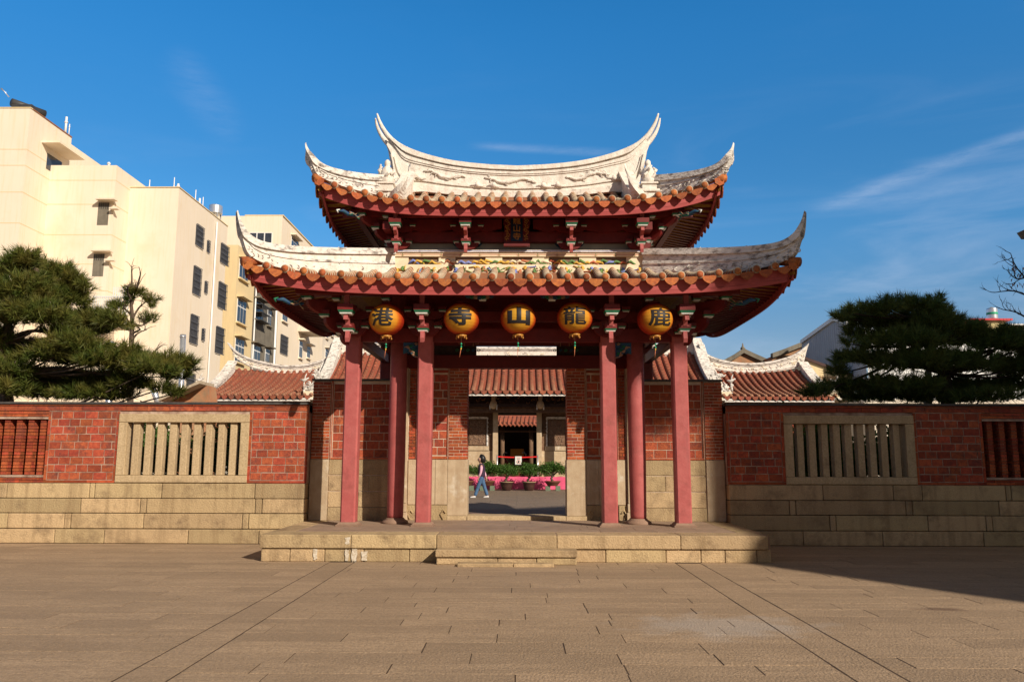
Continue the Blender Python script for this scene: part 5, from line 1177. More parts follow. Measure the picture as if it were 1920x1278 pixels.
# ------------------------------------------------------------------ the walking person
def person():
    g = at(903, 931, 30.2); X0, Y0, Z0 = g.x, 30.2, .2
    root = empty('person', (X0, Y0, Z0), 'person in dark vest, pink sleeves and blue jeans walking left across the courtyard', 'person')
    def skin(name, verts, edges, radii, mats, sub=2, par=None):
        me = bpy.data.meshes.new(name); me.from_pydata([Vector((X0+a, Y0+c, Z0+d)) for a, c, d in verts], edges, []); me.materials.append(MATS[mats])
        o = bpy.data.objects.new(name, me); COL.objects.link(o)
        s = o.modifiers.new('skin', 'SKIN'); s.use_smooth_shade = True
        for i, r in enumerate(radii): me.skin_vertices[0].data[i].radius = r if hasattr(r, '__len__') else (r, r)
        me.skin_vertices[0].data[0].use_root = True
        q = o.modifiers.new('sub', 'SUBSURF'); q.levels = sub; q.render_levels = sub
        p_ = par or root; o.parent = p_; o.matrix_parent_inverse = Matrix.Translation(-abs_loc(p_)); return o
    # facing -x; near side is -y
    V = [(0, 0, .84), (-.01, 0, 1.0), (-.01, 0, 1.18), (-.02, 0, 1.30), (-.03, 0, 1.37), (-.045, 0, 1.43), (-.055, 0, 1.50),    # pelvis..head 0-6
         (0, -.085, .80), (-.13, -.09, .47), (-.26, -.09, .10), (-.30, -.09, .045), (-.40, -.09, .03),                          # front leg 7-11
         (0, .085, .80), (.10, .09, .46), (.23, .09, .11), (.245, .09, .05), (.13, .09, .03),                                    # rear leg 12-16
         (-.01, -.16, 1.27), (-.02, -.19, 1.03), (-.10, -.17, .83), (-.13, -.16, .77),                                           # near arm 17-20
         (-.01, .16, 1.27), (.09, .19, 1.04), (.17, .17, .83), (.19, .16, .76), (-.06, 0, 1.57), (-.05, 0, 1.64)]
    E = [(0, 1), (1, 2), (2, 3), (3, 4), (4, 5), (5, 6), (0, 7), (7, 8), (8, 9), (9, 10), (10, 11), (0, 12), (12, 13), (13, 14), (14, 15), (15, 16), (3, 17), (17, 18), (18, 19), (19, 20), (3, 21), (21, 22), (22, 23), (23, 24), (6, 25), (25, 26)]
    Rr = [(.11, .13), (.10, .12), (.11, .14), (.08, .10), (.05, .05), (.07, .07), (.125, .11), .085, .055, .038, .04, .03, .085, .055, .038, .04, .03, .045, .036, .026, .026, .045, .036, .026, .026, (.15, .125), (.12, .10)]
    body = skin('body', V, E, Rr, 'skin')
    skin('jeans', [V[0], (-.0, 0, 1.0), V[7], V[8], (-.27, -.09, .05), V[12], V[13], (.235, .09, .06)], [(0, 1), (0, 2), (2, 3), (3, 4), (0, 5), (5, 6), (6, 7)], [(.13, .15), (.125, .145), .105, .078, .075, .105, .078, .075], 'jeans', 2)
    skin('vest', [(0, 0, .76), (0, 0, .95), (-.01, 0, 1.18), (-.015, 0, 1.31), (-.03, 0, 1.41)], [(0, 1), (1, 2), (2, 3), (3, 4)], [(.16, .19), (.155, .18), (.165, .19), (.13, .15), (.09, .09)], 'vest', 2)
    for sy, pts in ((-1, [(-.012, -.155, 1.29), (-.015, -.185, 1.14), (-.03, -.195, 1.02), (-.10, -.175, .85)]), (1, [(-.01, .155, 1.29), (.05, .185, 1.14), (.10, .195, 1.02), (.165, .175, .85)])):
        skin('sleeve', pts, [(0, 1), (1, 2), (2, 3)], [.066, .06, .052, .043], 'pink_sleeve', 2)
    skin('hair', [(-.115, 0, 1.665), (-.03, 0, 1.665), (.02, 0, 1.60), (.025, 0, 1.50), (.01, 0, 1.42)], [(0, 1), (1, 2), (2, 3), (3, 4)], [(.07, .12), (.13, .16), (.16, .17), (.15, .16), (.10, .13)], 'hair', 2)
    for (x_, y_) in ((-.335, -.09), (.20, .09)):
        b = MB(); T = Matrix.Translation((X0+x_, Y0+y_, Z0)); n = 10
        pr = [(-.14, .0), (-.155, .03), (-.11, .06), (-.02, .075), (.04, .10), (.10, .10), (.115, .05), (.11, .0)]
        b.prism([(X0+x_+a*.85, Z0+c*.7) for a, c in pr], Y0+y_-.042, Y0+y_+.042, 'shoe'); b.build('shoe', root, bevel=.012)
    # hands: palm with four fingers and a thumb
    for (hx, hy, hz) in (V[20], V[24]):
        b = MB(); p = Vector((X0+hx, Y0+hy, Z0+hz)); b.tube([p+Vector((.01, 0, .05)), p, p+Vector((-.012, 0, -.045))], [.02, .032, .03], 'skin', 8, flat=.55)
        for k, l in enumerate((.05, .062, .058, .045)): q = p+Vector((-.03+.016*k, 0, -.04)); b.tube([q, q+Vector((-.006, .008, -l*.5)), q+Vector((-.016, .016, -l))], [.009, .0085, .006], 'skin', 6)
        b.tube([p+Vector((-.025, 0, .0)), p+Vector((-.048, .004, -.02)), p+Vector((-.055, .008, -.045))], [.011, .010, .007], 'skin', 6); o = b.build('hand', body)
    b = MB(); hc = Vector((X0-.062, Y0, Z0+1.555)); b.tube([hc+Vector((-.095, 0, .02)), hc+Vector((-.125, 0, -.012)), hc+Vector((-.10, 0, -.022))], [.010, .014, .010], 'skin', 6)
    for sy in (-1, 1): b.lathe([(.004, -.006), (.010, 0), (.004, .006)], hc+Vector((-.09, sy*.035, .022)), 'ink', 8); b.tube([hc+Vector((.01, sy*.09, .02)), hc+Vector((.015, sy*.1, -.01))], .014, 'skin', 6)
    b.tube([hc+Vector((-.098, -.022, -.048)), hc+Vector((-.104, 0, -.047)), hc+Vector((-.098, .022, -.048))], .006, 'belt_red', 5); b.build('face', body)
    root.scale = (.91, .91, .90)
person()

# ------------------------------------------------------------------ left: apartment buildings
def win_front(par, px0, py0, px1, py1, Y, m='glass', fr='frame_white', bars=1, dep=.12, name='window'):
    a = at(px0, py0, Y); c = at(px1, py1, Y); x0, x1, z0, z1 = a.x, c.x, c.z, a.z
    w_ = MB(); w_.box(x0, x1, Y-.03, Y+.05, z0, z1, fr); f = w_.build(name, par)
    g = MB(); n = bars+1; t = .05
    for i in range(n): g.box(x0+(x1-x0)*i/n+t, x0+(x1-x0)*(i+1)/n-t, Y-.045, Y-.031, z0+t, z1-t, m)
    g.build('pane', f)
def win_side(par, X, y0, y1, z0, z1, kind='grille', name='window'):
    """window in a wall that looks towards +x"""
    w_ = MB(); g = MB()
    if kind == 'grille':
        w_.box(X-.02, X+.012, y0, y1, z0, z1, 'grille'); f = w_.build(name, par)
        n = max(2, int((y1-y0)/.16))
        for i in range(n+1): y = y0+(y1-y0)*i/n; g.box(X+.05, X+.07, y-.012, y+.012, z0, z1, 'steel' if False else 'dark_metal')
        for k in range(5): z = z0+(z1-z0)*k/4; g.box(X+.072, X+.09, y0, y1, z-.02, z+.02, 'grille')
        g.build('bars', f)
    else:
        w_.box(X-.02, X+.03, y0, y1, z0, z1, 'frame_white'); f = w_.build(name, par); n = 3; t = .05
        for i in range(n):
            for za_, zb3 in ((z0, z0+(z1-z0)*.68), (z0+(z1-z0)*.68, z1)): g.box(X+.032, X+.05, y0+(y1-y0)*i/n+t, y0+(y1-y0)*(i+1)/n-t, za_+t, zb3-t, 'glass')
        g.build('pane', f)
        s_ = MB(); s_.box(X+.0, X+.18, y0-.1, y1+.1, z0-.12, z0-.02, par.get('trim', 'yellow_paint')); s_.build('sill', f); s_ = MB(); s_.box(X+.0, X+.45, y0-.15, y1+.15, z1+.06, z1+.16, par.get('trim', 'yellow_paint')); s_.build('hood', f)
Yc_, XC = 42.0, xat(333, 42.0, 400)
Yb_ = 40.4; XBq = xat(212, Yb_, 400); Ya_ = 38.3; XA = xat(48, Ya_, 300)
APT = empty('apartment_building', (-20, 44, 0), 'tall cream apartment block with stepped roofline and dark grilled windows behind the left pine', 'building')
APT['trim'] = 'cream_paint'
zA_ = zat(48, 203, Ya_); zB_ = zat(212, 310, Yb_); zC_ = zat(333, 352, Yc_)
b = MB(); b.box(-46, XA, Ya_, Ya_*922/839, 0, zA_, 'cream_paint'); b.box(XA-3, XBq, Yb_, Yc_+3, 0, zB_, 'cream_paint'); b.box(XBq-5, XC, Yc_, 49.4, 0, zC_, 'cream_paint'); b.box(-46, XA-.5, Ya_*922/839-.5, 52, 0, zA_-.02, 'cream_paint')
b.build('wall', APT)
b = MB()                                          # plaster joints round the blocks
for py in (280, 310, 360, 418, 500): z = zat(30, py, Ya_); b.box(-46, XA+.006, Ya_-.006, Ya_*922/839, z-.018, z+.018, 'yellow_paint')
for py in (338, 383, 440, 495, 545): z = zat(150, py, Yb_); b.box(XA-.2, XBq+.006, Yb_-.006, Yc_-.01, z-.018, z+.018, 'yellow_paint')
b.build('joint_line', APT)
b = MB()
b.box(-46, XA+.03, Ya_-.03, Ya_+.15, zA_-.002, zA_+.05, 'yellow_paint'); b.box(XA-.12, XA+.03, Ya_+.15, Ya_*922/839, zA_-.002, zA_+.06, 'tile_pan'); b.box(XC-.1, XC+.04, Yc_+.1, 49.4, zC_, zC_+.05, 'yellow_paint'); b.box(XBq, XC+.04, Yc_-.04, Yc_+.1, zC_, zC_+.05, 'yellow_paint'); b.build('parapet', APT)
for (px, py) in ((190, 378), (181, 474)):          # deep corner windows with hoods
    a = at(px-5, py+2, Yb_); c = at(px+12, py+44, Yb_)
    w_ = MB(); w_.box(a.x, c.x, Yb_-.012, Yb_+.02, c.z, a.z, 'concrete'); f = w_.build('window', APT)
    g = MB(); n = 5
    for i in range(n): x = a.x+(c.x-a.x)*(i+.5)/n; g.box(x-.012, x+.012, Yb_-.035, Yb_-.015, a.z-.35, a.z, 'dark_metal')
    g.build('bars', f)
    g = MB(); e = at(px-4, py, Yb_).x; g.prism([(e, a.z+.06), (e, a.z+.16), (e+1.0, a.z+.16), (e+1.0, a.z+.06)], Yb_-.42, Yb_, 'cream_paint')
    g.build('hood', f); g = MB(); g.box(c.x+.15, XBq+.35, Yb_-.30, Yb_-.005, a.z-.42, a.z-.34, 'cream_paint'); g.build('ledge', f)
a = at(112, 283, Ya_*1.06); w_ = MB(); w_.box(XA, XA+.95, Ya_*1.03, Ya_*1.095, a.z, a.z+.10, 'cream_paint'); w_.box(XA, XA+.02, Ya_*1.045, Ya_*1.08, a.z-1.2, a.z-.35, 'glass'); w_.build('hooded_window', APT)
zs_ = [at(360, y, 44.3).z for y in (409, 450, 492, 546, 589, 644)]
def Yof(px, X): return X/(math.tan(math.atan((px-970)/F*1.0))) if False else X*F*math.cos(PITCH)**0/(px-970)
rowsC = ((409, 450), (492, 546), (587, 642), (700, 745))
for k, (p0, p1) in enumerate(rowsC):
    for (q0, q1, dz) in ((346, 361, 0), (396, 412, 1)):
        ya, yb_ = Yof(q0, XC), Yof(q1, XC); ym = (ya+yb_)/2; z1 = 1.6+(861-p0)*Yof(345, XC)/F; z0 = 1.6+(861-p1)*Yof(345, XC)/F
        if dz: z0, z1 = z0-.05, z1-.05
        win_side(APT, XC, ya, yb_, z0, z1, 'grille')
    ya, yb_ = Yof(369, XC), Yof(374, XC); z1 = 1.6+(861-(p0+20))*Yof(352, XC)/F; win_side(APT, XC, ya, yb_, z1-.75, z1-.05, 'grille', 'vent_window')
b = MB()                                          # balcony cage
a = at(176, 556, Yb_-.9); c = at(238, 592, Yb_-.9)
for i in range(17): x = a.x+(c.x-a.x)*i/16; b.box(x-.02, x+.02, Yb_-.93, Yb_-.89, c.z-.35*i/16-.2, a.z+(.5 if i > 8 else 0), 'frame_white')
b.box(a.x, c.x, Yb_-.95, Yb_-.88, a.z-.04, a.z+.02, 'frame_white'); b.box(a.x, c.x, Yb_-.95, Yb_, c.z-.6, c.z-.5, 'cream_paint'); b.build('balcony_cage', APT)
b = MB(); yq = Yof(384, XC); b.tube([(XC+.08, yq, 0), (XC+.08, yq, zC_-.3)], .05, 'frame_white', 8); b.build('downpipe', APT)
# steel flues beside the block
def pipe(p0, p1, r, label):
    b = MB(); b.tube([p0, p1], r, 'steel', 14); b.lathe([(r*1.12, -.04), (r*1.12, .04)], Vector(p1)-Vector((0, 0, .1)), 'steel', 14); tag(b.build('steel_flue'), label, 'flue pipe', 'shiny steel flue pipes behind the pines')
pipe((at(340, 800, 36).x, 36, 0), at(343, 627, 36), .13, 'tall upright shiny steel flue standing before the grilled windows')
pipe((at(207, 800, 34).x, 34, 0), at(208, 640, 34), .14, 'shiny steel flue glimpsed through the left pine crown')
pipe(at(300, 765, 34), at(283, 719, 34), .13, 'short slanting shiny steel flue low behind the pine branches')
# roof gear
SH = empty('solar_heater', at(40, 200, 40), 'dark solar water heater on the roof of the tallest cream block', 'water heater')
c = at(22, 192, 40.5); b = MB(); b.tube([c+Vector((0, 0, 0)), c+Vector((.9, 1.5, 0))], [.22, .22], 'dark_metal', 18); b.build('tank', SH)
b = MB(); b.box(c.x+.2, c.x+1.3, 40.2, 40.9, c.z-.45, c.z-.25, 'dark_metal'); b.build('collector', SH); b = MB(); b.tube([c+Vector((-.1, -.1, .25)), c+Vector((-.35, -.2, .55)), c+Vector((-.5, -.2, .68))], [.03, .025, .05], 'steel', 8); b.build('vent_pipe', SH)
def tank(px, py0, py1, wpx, Y, label, green=False):
    a = at(px, py0, Y); c = at(px, py1, Y); r = wpx/2*Y/F; root = empty('water_tank', c, label, 'water tank')
    b = MB(); h = a.z-c.z; n = 7; P = [(r*.9, 0)]
    for i in range(n): P += [(r, h*(.04+.82*i/n)), (r*1.02, h*(.04+.82*(i+.5)/n))]
    P += [(r, h*.86), (r*.9, h*.9), (r*.3, h*.97), (r*.25, h), (.01, h)]; b.lathe(P, c, 'steel', 28); t = b.build('tank_body', root)
    if green: b = MB(); b.lathe([(r*1.025, h*.38), (r*1.03, h*.40), (r*1.03, h*.54), (r*1.025, h*.56)], c, 'tassel_green', 28); b.build('band', t)
    b = MB(); 
    for k in range(4): q = k*1.57+.7; b.tube([c+Vector((r*.8*math.cos(q), r*.8*math.sin(q), .01)), c+Vector((r*.9*math.cos(q), r*.9*math.sin(q), -1.2))], .05, 'steel', 6)
    b.build('stand', root)
tank(404, 384, 402, 25, 56, 'round ribbed steel water tank on the roof between the cream blocks')
POLES = ((124, 232, 14, 42, 'stout white vent pipe at the far corner of the tallest cream roof'), (130, 241, 9, 42, 'thin short pole just beside the vent pipe on the tallest cream roof'), (204, 310, 6, 40.6, 'short white pipe stub on the middle cream roof step'),
    (280, 352, 16, 43, 'thin lone pole on the left end of the lower cream roof'), (326, 352, 21, 43, 'tall thin pole at the front corner of the lower cream roof'), (334, 352, 8, 43, 'short stout vent stub at the front corner of the lower cream roof'),
    (366, 380, 26, 46, 'tall thin pole farther from the steel tank, on the receding cream parapet'), (374, 385, 14, 46, 'short stout vent pipe between two thin poles on the receding cream parapet'), (380, 390, 22, 47, 'thin pole closest to the steel water tank on the cream parapet'))
for (px, py, h, Y, lab) in POLES:
    a = at(px, py, Y); b = MB(); r = .06 if px in (124, 204, 334, 374) else .025; b.tube([a-Vector((0, 0, .6)), a+Vector((0, 0, h*Y/F))], r, 'frame_white', 8); b.lathe([(r*1.6, 0), (r*1.6, .06)], a+Vector((0, 0, .05)), 'frame_white', 8)
    tag(b.build('roof_pole'), lab, 'roof pole', 'poles and vent pipes on the cream rooftops')
# row of houses continuing down the street (facades on the plane x = XC)
def row_house(name, label, q0, q1, ztop, m, trim):
    ya, yb_ = Yof(q0, XC), Yof(q1, XC); H = empty(name, (XC-4, (ya+yb_)/2, 0), label, 'building'); H['trim'] = trim
    b = MB(); b.box(XC-14, XC, ya+.01, yb_-.01, 0, ztop, m); b.build('wall', H); return H, ya, yb_
sc_ = lambda px: Yof(px, XC)/F
HE, ya, yb_ = row_house('apartment_house', 'narrow yellow house with white three-pane windows just past the cream block', 430, 465, 1.6+(861-452)*sc_(430), 'yellow_paint', 'yellow_paint')
for (p0, p1) in ((483, 520), (560, 605), (635, 680)): win_side(HE, XC, Yof(434, XC), Yof(451, XC), 1.6+(861-p1)*sc_(441), 1.6+(861-p0)*sc_(441), 'white')
HF, ya, yb_ = row_house('concrete_house', 'bare grey concrete house with stained walls and barred bay window', 465.3, 513, 1.6+(861-530)*sc_(466), 'concrete', 'concrete')
b = MB(); zt = 1.6+(861-530)*sc_(466)
for k in range(6): y = ya+.3+(yb_-ya-.6)*k/5; b.prism([(y-.55, zt), (y-.5, zt+.35), (y-.2, zt+.62), (y+.2, zt+.62), (y+.5, zt+.35), (y+.55, zt)], XC-.1, XC, 'pot_green', axis='x')
b.build('parapet', HF)
for (q0, q1, p0, p1) in ((467, 484, 563, 600), (493, 500, 580, 610), (466, 482, 648, 680), (492, 500, 655, 680)): win_side(HF, XC, Yof(q0, XC), Yof(q1, XC), 1.6+(861-p1)*sc_((q0+q1)/2), 1.6+(861-p0)*sc_((q0+q1)/2), 'white')
b = MB()
for i in range(7): y = Yof(468+i*2.4, XC); b.box(XC+.55, XC+.58, y-.02, y+.02, 1.6+(861-603)*sc_(475), 1.6+(861-572)*sc_(475), 'dark_metal')
for z in (603, 588, 573): b.box(XC, XC+.6, Yof(467, XC), Yof(484, XC), 1.6+(861-z)*sc_(475)-.02, 1.6+(861-z)*sc_(475)+.02, 'dark_metal')
b.build('window_cage', HF)
b = MB(); b.tube([(XC+.12, Yof(507, XC), 0), (XC+.12, Yof(507, XC), zt)], .09, 'frame_white', 8); b.tube([(XC+.1, Yof(466.5, XC), 0), (XC+.1, Yof(466.5, XC), zt)], .05, 'frame_white', 8); b.build('drain_pipe', HF)
zD = 1.6+(861-403)*sc_(522)
HG, ya, yb_ = row_house('cream_house', 'tall cream house with corner windows rising behind the grey concrete one', 513.3, 600, zD, 'cream_paint', 'cream_paint')
YD = ya+.01
win_front(HG, 468, 436, 510, 456, YD, bars=2); win_front(HG, 452, 436, 466, 455, YD, bars=0)
for (q0, q1, p0, p1, kd) in ((532, 545, 440, 462, 'white'), (521, 531, 570, 602, 'white'), (520, 534, 630, 665, 'grille'), (556, 562, 640, 672, 'white'), (571, 577, 650, 672, 'white')): win_side(HG, XC, Yof(q0, XC), Yof(q1, XC), 1.6+(861-p1)*sc_((q0+q1)/2), 1.6+(861-p0)*sc_((q0+q1)/2), kd)
b = MB(); b.box(XC, XC+1.6, Yof(553, XC), Yof(572, XC), 1.6+(861-625)*sc_(560), 1.6+(861-619)*sc_(560), 'pale_paint'); b.build('awning', HG); b = MB(); b.box(XC-3, XC+.08, ya, Yof(600, XC), zD, zD+.1, 'yellow_paint'); b.build('parapet', HG)
HH, ya, yb_ = row_house('pale_house', 'farthest pale house of the street row with small windows beside the gate column', 600.3, 668, 1.6+(861-560)*sc_(610), 'pale_paint', 'pale_paint')
for (q0, q1, p0, p1) in ((606, 610, 618, 634), (616, 621, 612, 630), (628, 632, 616, 632), (606, 611, 655, 672)): win_side(HH, XC, Yof(q0, XC), Yof(q1, XC), 1.6+(861-p1)*sc_((q0+q1)/2), 1.6+(861-p0)*sc_((q0+q1)/2), 'white')
# low brick gable by the left wing
LG = empty('brick_outbuilding', (at(360, 740, 33).x, 33, 0), 'low brick gable with a tiled verge peeping over the left wall', 'outbuilding')
a, c, e = at(322, 752, 33), at(388, 722, 33), at(392, 760, 33); b = MB(); b.prism([(a.x, .2), (a.x, a.z), (c.x, c.z), (e.x, e.z), (e.x, .2)], 33, 34, 'old_brick'); b.build('gable_wall', LG)
b = MB(); b.slab([a-Vector((.2, 0, -.05)), c+Vector((0, 0, .12))], [a-Vector((.2, 0, .05)), c], 1.6, 'tile_mortar'); b.build('verge', LG)

# ------------------------------------------------------------------ right: buildings
SHD = empty('metal_shed', (at(1600, 650, 45).x+3, 50, 0), 'tall shed clad in grey corrugated metal behind the right pine', 'shed')
XS = at(1622, 650, 45).x; yn, yfar = 45.0, XS*F/(1508-970)
b = MB(); n = 60
zt1 = zat(1572, 597, XS*F/(1572-970)); ypk = XS*F/(1572-970); zfar = zat(1510, 641, yfar); znear = zat(1622, 597, 45)-.6
def ztop(y): return zt1+(zfar-zt1)*(y-ypk)/(yfar-ypk) if y > ypk else znear+(zt1-znear)*(y-yn)/(ypk-yn)
P = []
for i in range(n+1):
    y = yn+(yfar-yn)*i/n; P.append((y, XS+(.04 if i % 2 else 0)))
vs = [(x, y, 0) for y, x in P]+[(x, y, ztop(y)) for y, x in P]; b.add(vs, [(i, i+1, n+2+i, n+1+i) for i in range(n)], 'metal_sheet')
b.add([(XS+.1, yn+.05, 0), (XS+9, yn+.05, 0), (XS+9, yn+.05, znear-1), (XS+.1, yn+.05, znear)], [(0, 1, 2, 3)], 'lit_metal_sheet')
b.add([(XS, yn, znear), (XS+9, yn, znear-1), (XS+9, ypk, zt1-1), (XS, ypk, zt1)], [(0, 1, 2, 3)], 'metal_sheet'); b.add([(XS, ypk, zt1), (XS+9, ypk, zt1-1), (XS+9, yfar, zfar-1), (XS, yfar, zfar)], [(0, 1, 2, 3)], 'metal_sheet')
b.build('cladding', SHD); b = MB(); b.slab([(XS-.05, ypk-2, ztop(ypk-2)+.12), (XS-.05, ypk, zt1+.12), (XS-.05, yfar, zfar+.12)], [(XS-.05, ypk-2, ztop(ypk-2)-.12), (XS-.05, ypk, zt1-.12), (XS-.05, yfar, zfar-.12)], .12, 'frame_white'); b.build('roof_edge', SHD)
def gable_house(name, label, poly, Y, m, th=8):
    H = empty(name, at(poly[0][0], poly[0][1], Y), label, 'house'); P = [at(a, c, Y) for a, c in poly]
    b = MB(); b.prism([(P[0].x, .2)]+[(p.x, p.z) for p in P]+[(P[-1].x, .2)], Y, Y+th, m); b.build('wall', H)
    b = MB(); b.slab([p+Vector((0, 0, .22)) for p in P], [p-Vector((0, 0, .12)) for p in P], .5, 'concrete'); b.build('coping', H)
    return H
gh = gable_house('brick_gable_house', 'old brick gable with a mossy coping peeping above the right wing ridge', [(1352, 683), (1378, 669), (1393, 659), (1412, 668), (1442, 681)], 58, 'old_brick')
b = MB(); c = at(1393, 657, 58); b.lathe([(.12, 0), (.2, .15), (.08, .3), (.03, .55)], c, 'concrete', 8); b.build('finial', gh)
gable_house('brick_parapet_house', 'old orange brick parapet sloping up towards the metal shed', [(1447, 668), (1470, 660), (1495, 650), (1509, 645), (1511, 700)], 56, 'old_brick', 3)
TT = empty('tiled_house', at(1530, 700, 47), 'tan house clad in small square tiles beyond the right wing', 'house')
XT = at(1519, 690, 47).x
b = MB(); z1, z2 = zat(1514, 672, 47), zat(1600, 706, 47); x2 = at(1600, 706, 47).x; b.add([(XT-.3, 47, 0), (x2, 47, 0), (x2, 47, z2), (XT-.3, 47, z1), (XT-.3, 53, 0), (x2, 53, 0), (x2, 53, z2), (XT-.3, 53, z1)], [(0, 1, 2, 3), (4, 7, 6, 5), (0, 3, 7, 4), (1, 5, 6, 2), (3, 2, 6, 7)], 'yellow_paint'); wl2 = b.build('wall', TT)
b = MB(); n = 22
for i in range(n):
    for j in range(16):
        x = XT+.25+i*.14; zz = z2-2.2+j*.14
        if x < x2-.1 and zz < z1+(z2-z1)*(x-XT)/(x2-XT)-.25: b.box(x, x+.115, 46.985, 47.0, zz, zz+.115, 'tan_tiles')
b.build('tile_cladding', wl2); b = MB(); b.slab([(XT-.4, 47.2, z1+.12), (x2, 47.2, z2+.12)], [(XT-.4, 47.2, z1-.05), (x2, 47.2, z2-.05)], .7, 'pot_brown'); b.build('roof_edge', TT)
FB = empty('corrugated_building', at(1860, 620, 70), 'far yellow corrugated rooftop building with a red roof edge at the right', 'building')
a, c = at(1828, 601, 70), at(1890, 660, 70); b = MB(); n = 40
for i in range(n): x = a.x+(c.x-a.x)*i/n; b.box(x, x+(c.x-a.x)/n*.8, 70, 70.1, 0, a.z, 'ochre_sheet')
b.box(a.x, c.x, 70.06, 76, 0, a.z-.02, 'ochre_sheet'); c2 = at(1905, 612, 70)
for i in range(24): x = c.x+(c2.x+2-c.x)*i/24; b.box(x, x+.2, 69.5, 69.6, 0, c2.z+.02*i*0, 'ochre_sheet')
b.box(c.x, c2.x+2.1, 69.58, 75, 0, c2.z-.02, 'ochre_sheet'); b.build('wall', FB); b = MB(); b.box(a.x-.6, c.x+.5, 69.7, 76, a.z, a.z+.16, 'red_edge'); b.box(c.x-.1, c2.x+2.3, 69.2, 75, c2.z, c2.z+.12, 'frame_white'); b.build('roof_edge', FB)
tank(1861, 576, 599, 19, 72, 'steel water tank with a green band on the far red edged roof', True)
# backdrop of low houses seen through gaps in the right pine
LH = empty('low_house', (24, 40, 0), 'low pale house glimpsed through gaps in the right pine', 'house'); b = MB(); b.box(17.5, 34, 40, 48, 0, 4.4, 'pale_paint'); b.build('wall', LH); b = MB(); b.box(17.2, 34.3, 39.6, 48, 4.4, 4.6, 'pale_paint'); b.build('roof', LH)
# corner of an eave at the right edge of the view
EV = empty('corner_building', (13.4, 19, 0), 'grey roof corner jutting in at the right edge of the view', 'building')
a = at(1906, 437, 19); b = MB(); b.add([(a.x, 17, a.z), (a.x+.1, 17, a.z-.16), (a.x+3, 17, a.z+.1-.16), (a.x+3, 17, a.z+.35), (a.x, 19, a.z), (a.x+.1, 19, a.z-.16), (a.x+3, 19, a.z-.06), (a.x+3, 19, a.z+.35)], [(0, 1, 2, 3), (4, 7, 6, 5), (0, 4, 5, 1), (3, 2, 6, 7), (0, 3, 7, 4), (1, 5, 6, 2)], 'concrete'); b.build('eave', EV)
b = MB(); b.box(a.x+1.6, a.x+6, 15, 18.8, 0, a.z-.10, 'pale_paint'); b.build('wall', EV)

# ------------------------------------------------------------------ trees
def limb(b, P, r0, r1, m='bark', seg=7):
    P = resample(P, 10); b.tube(P, [r0+(r1-r0)*i/9 for i in range(10)], m, seg)
def pine(name, label, Y, trunk, clumps_px, limbs_px, m, seed, dens, kz=1.5, tl=.24, mb='bark', needles=40, w=.014, group=None):
    base = Vector((at(trunk[0][0], 900, Y).x, Y, 0)); root = empty(name, base, label, 'tree', group)
    b = MB(); P = [base]+[at(a, c, Y) for a, c in trunk]; limb(b, P, .20, .05, mb, 10)
    b.build('trunk', root); b = MB()
    for L in limbs_px: limb(b, [at(a, c, Y+d) for a, c, d in L], .07, .015, mb)
    s = Y/F; cl = []; rr = random.Random(seed)
    for (px, py, rx, rz) in clumps_px:
        d = rr.uniform(-.9, .9); c = at(px, py, Y+d); cl.append(((c.x, c.y, c.z), rx*s*1.08, rx*s*.9, rz*s*kz))
        q = min(P[1:], key=lambda t: (t-c).length); limb(b, [q, q.lerp(c, .5)+Vector((0, 0, -.1)), c], .04, .012, mb, 6)
    b.build('branches', root)
    pine_foliage(cl, m, root, seed, tl, needles, dens, w)
    return root
PL1 = [(45, 497, 32, 26), (20, 520, 38, 30), (75, 520, 40, 28), (110, 520, 26, 22), (138, 530, 20, 16), (150, 545, 18, 14), (40, 550, 50, 30), (100, 555, 45, 25), (135, 570, 30, 20), (10, 570, 40, 30), (60, 590, 40, 24), (30, 600, 30, 26), (90, 600, 40, 22),
       (150, 598, 34, 17), (190, 608, 44, 20), (215, 606, 24, 18), (130, 625, 40, 20), (170, 622, 36, 16), (20, 655, 36, 22), (60, 670, 44, 24), (110, 665, 44, 26), (150, 650, 40, 22), (145, 680, 34, 18), (200, 680, 46, 20), (235, 665, 28, 16), (240, 690, 44, 20), (285, 695, 38, 17), (320, 685, 36, 18), (340, 690, 22, 18), (325, 705, 26, 14), (47, 480, 9, 10), (12, 500, 8, 9), (100, 508, 9, 9), (132, 520, 8, 7), (156, 538, 8, 6),
       (20, 700, 40, 22), (60, 715, 50, 22), (110, 720, 50, 20), (160, 720, 50, 20), (210, 722, 46, 20), (245, 722, 30, 18), (300, 730, 16, 12), (325, 738, 14, 12), (5, 735, 40, 16), (90, 740, 60, 12), (180, 742, 60, 10), (-40, 560, 50, 40), (-50, 640, 60, 40), (-40, 710, 60, 30)]
pine('pine_tree', 'broad sunlit pine with dense needle pads behind the left brick wall', 18.6, [(15, 800), (8, 700), (12, 640), (22, 560), (45, 490)], PL1, [[(10, 640, 0), (60, 620, 0), (110, 630, .2)], [(12, 700, 0), (120, 690, 0), (250, 715, -.2)], [(15, 600, 0), (50, 585, 0), (90, 560, 0)]], 'needles', 11, 1.2, kz=1.3, tl=.24, w=.017)
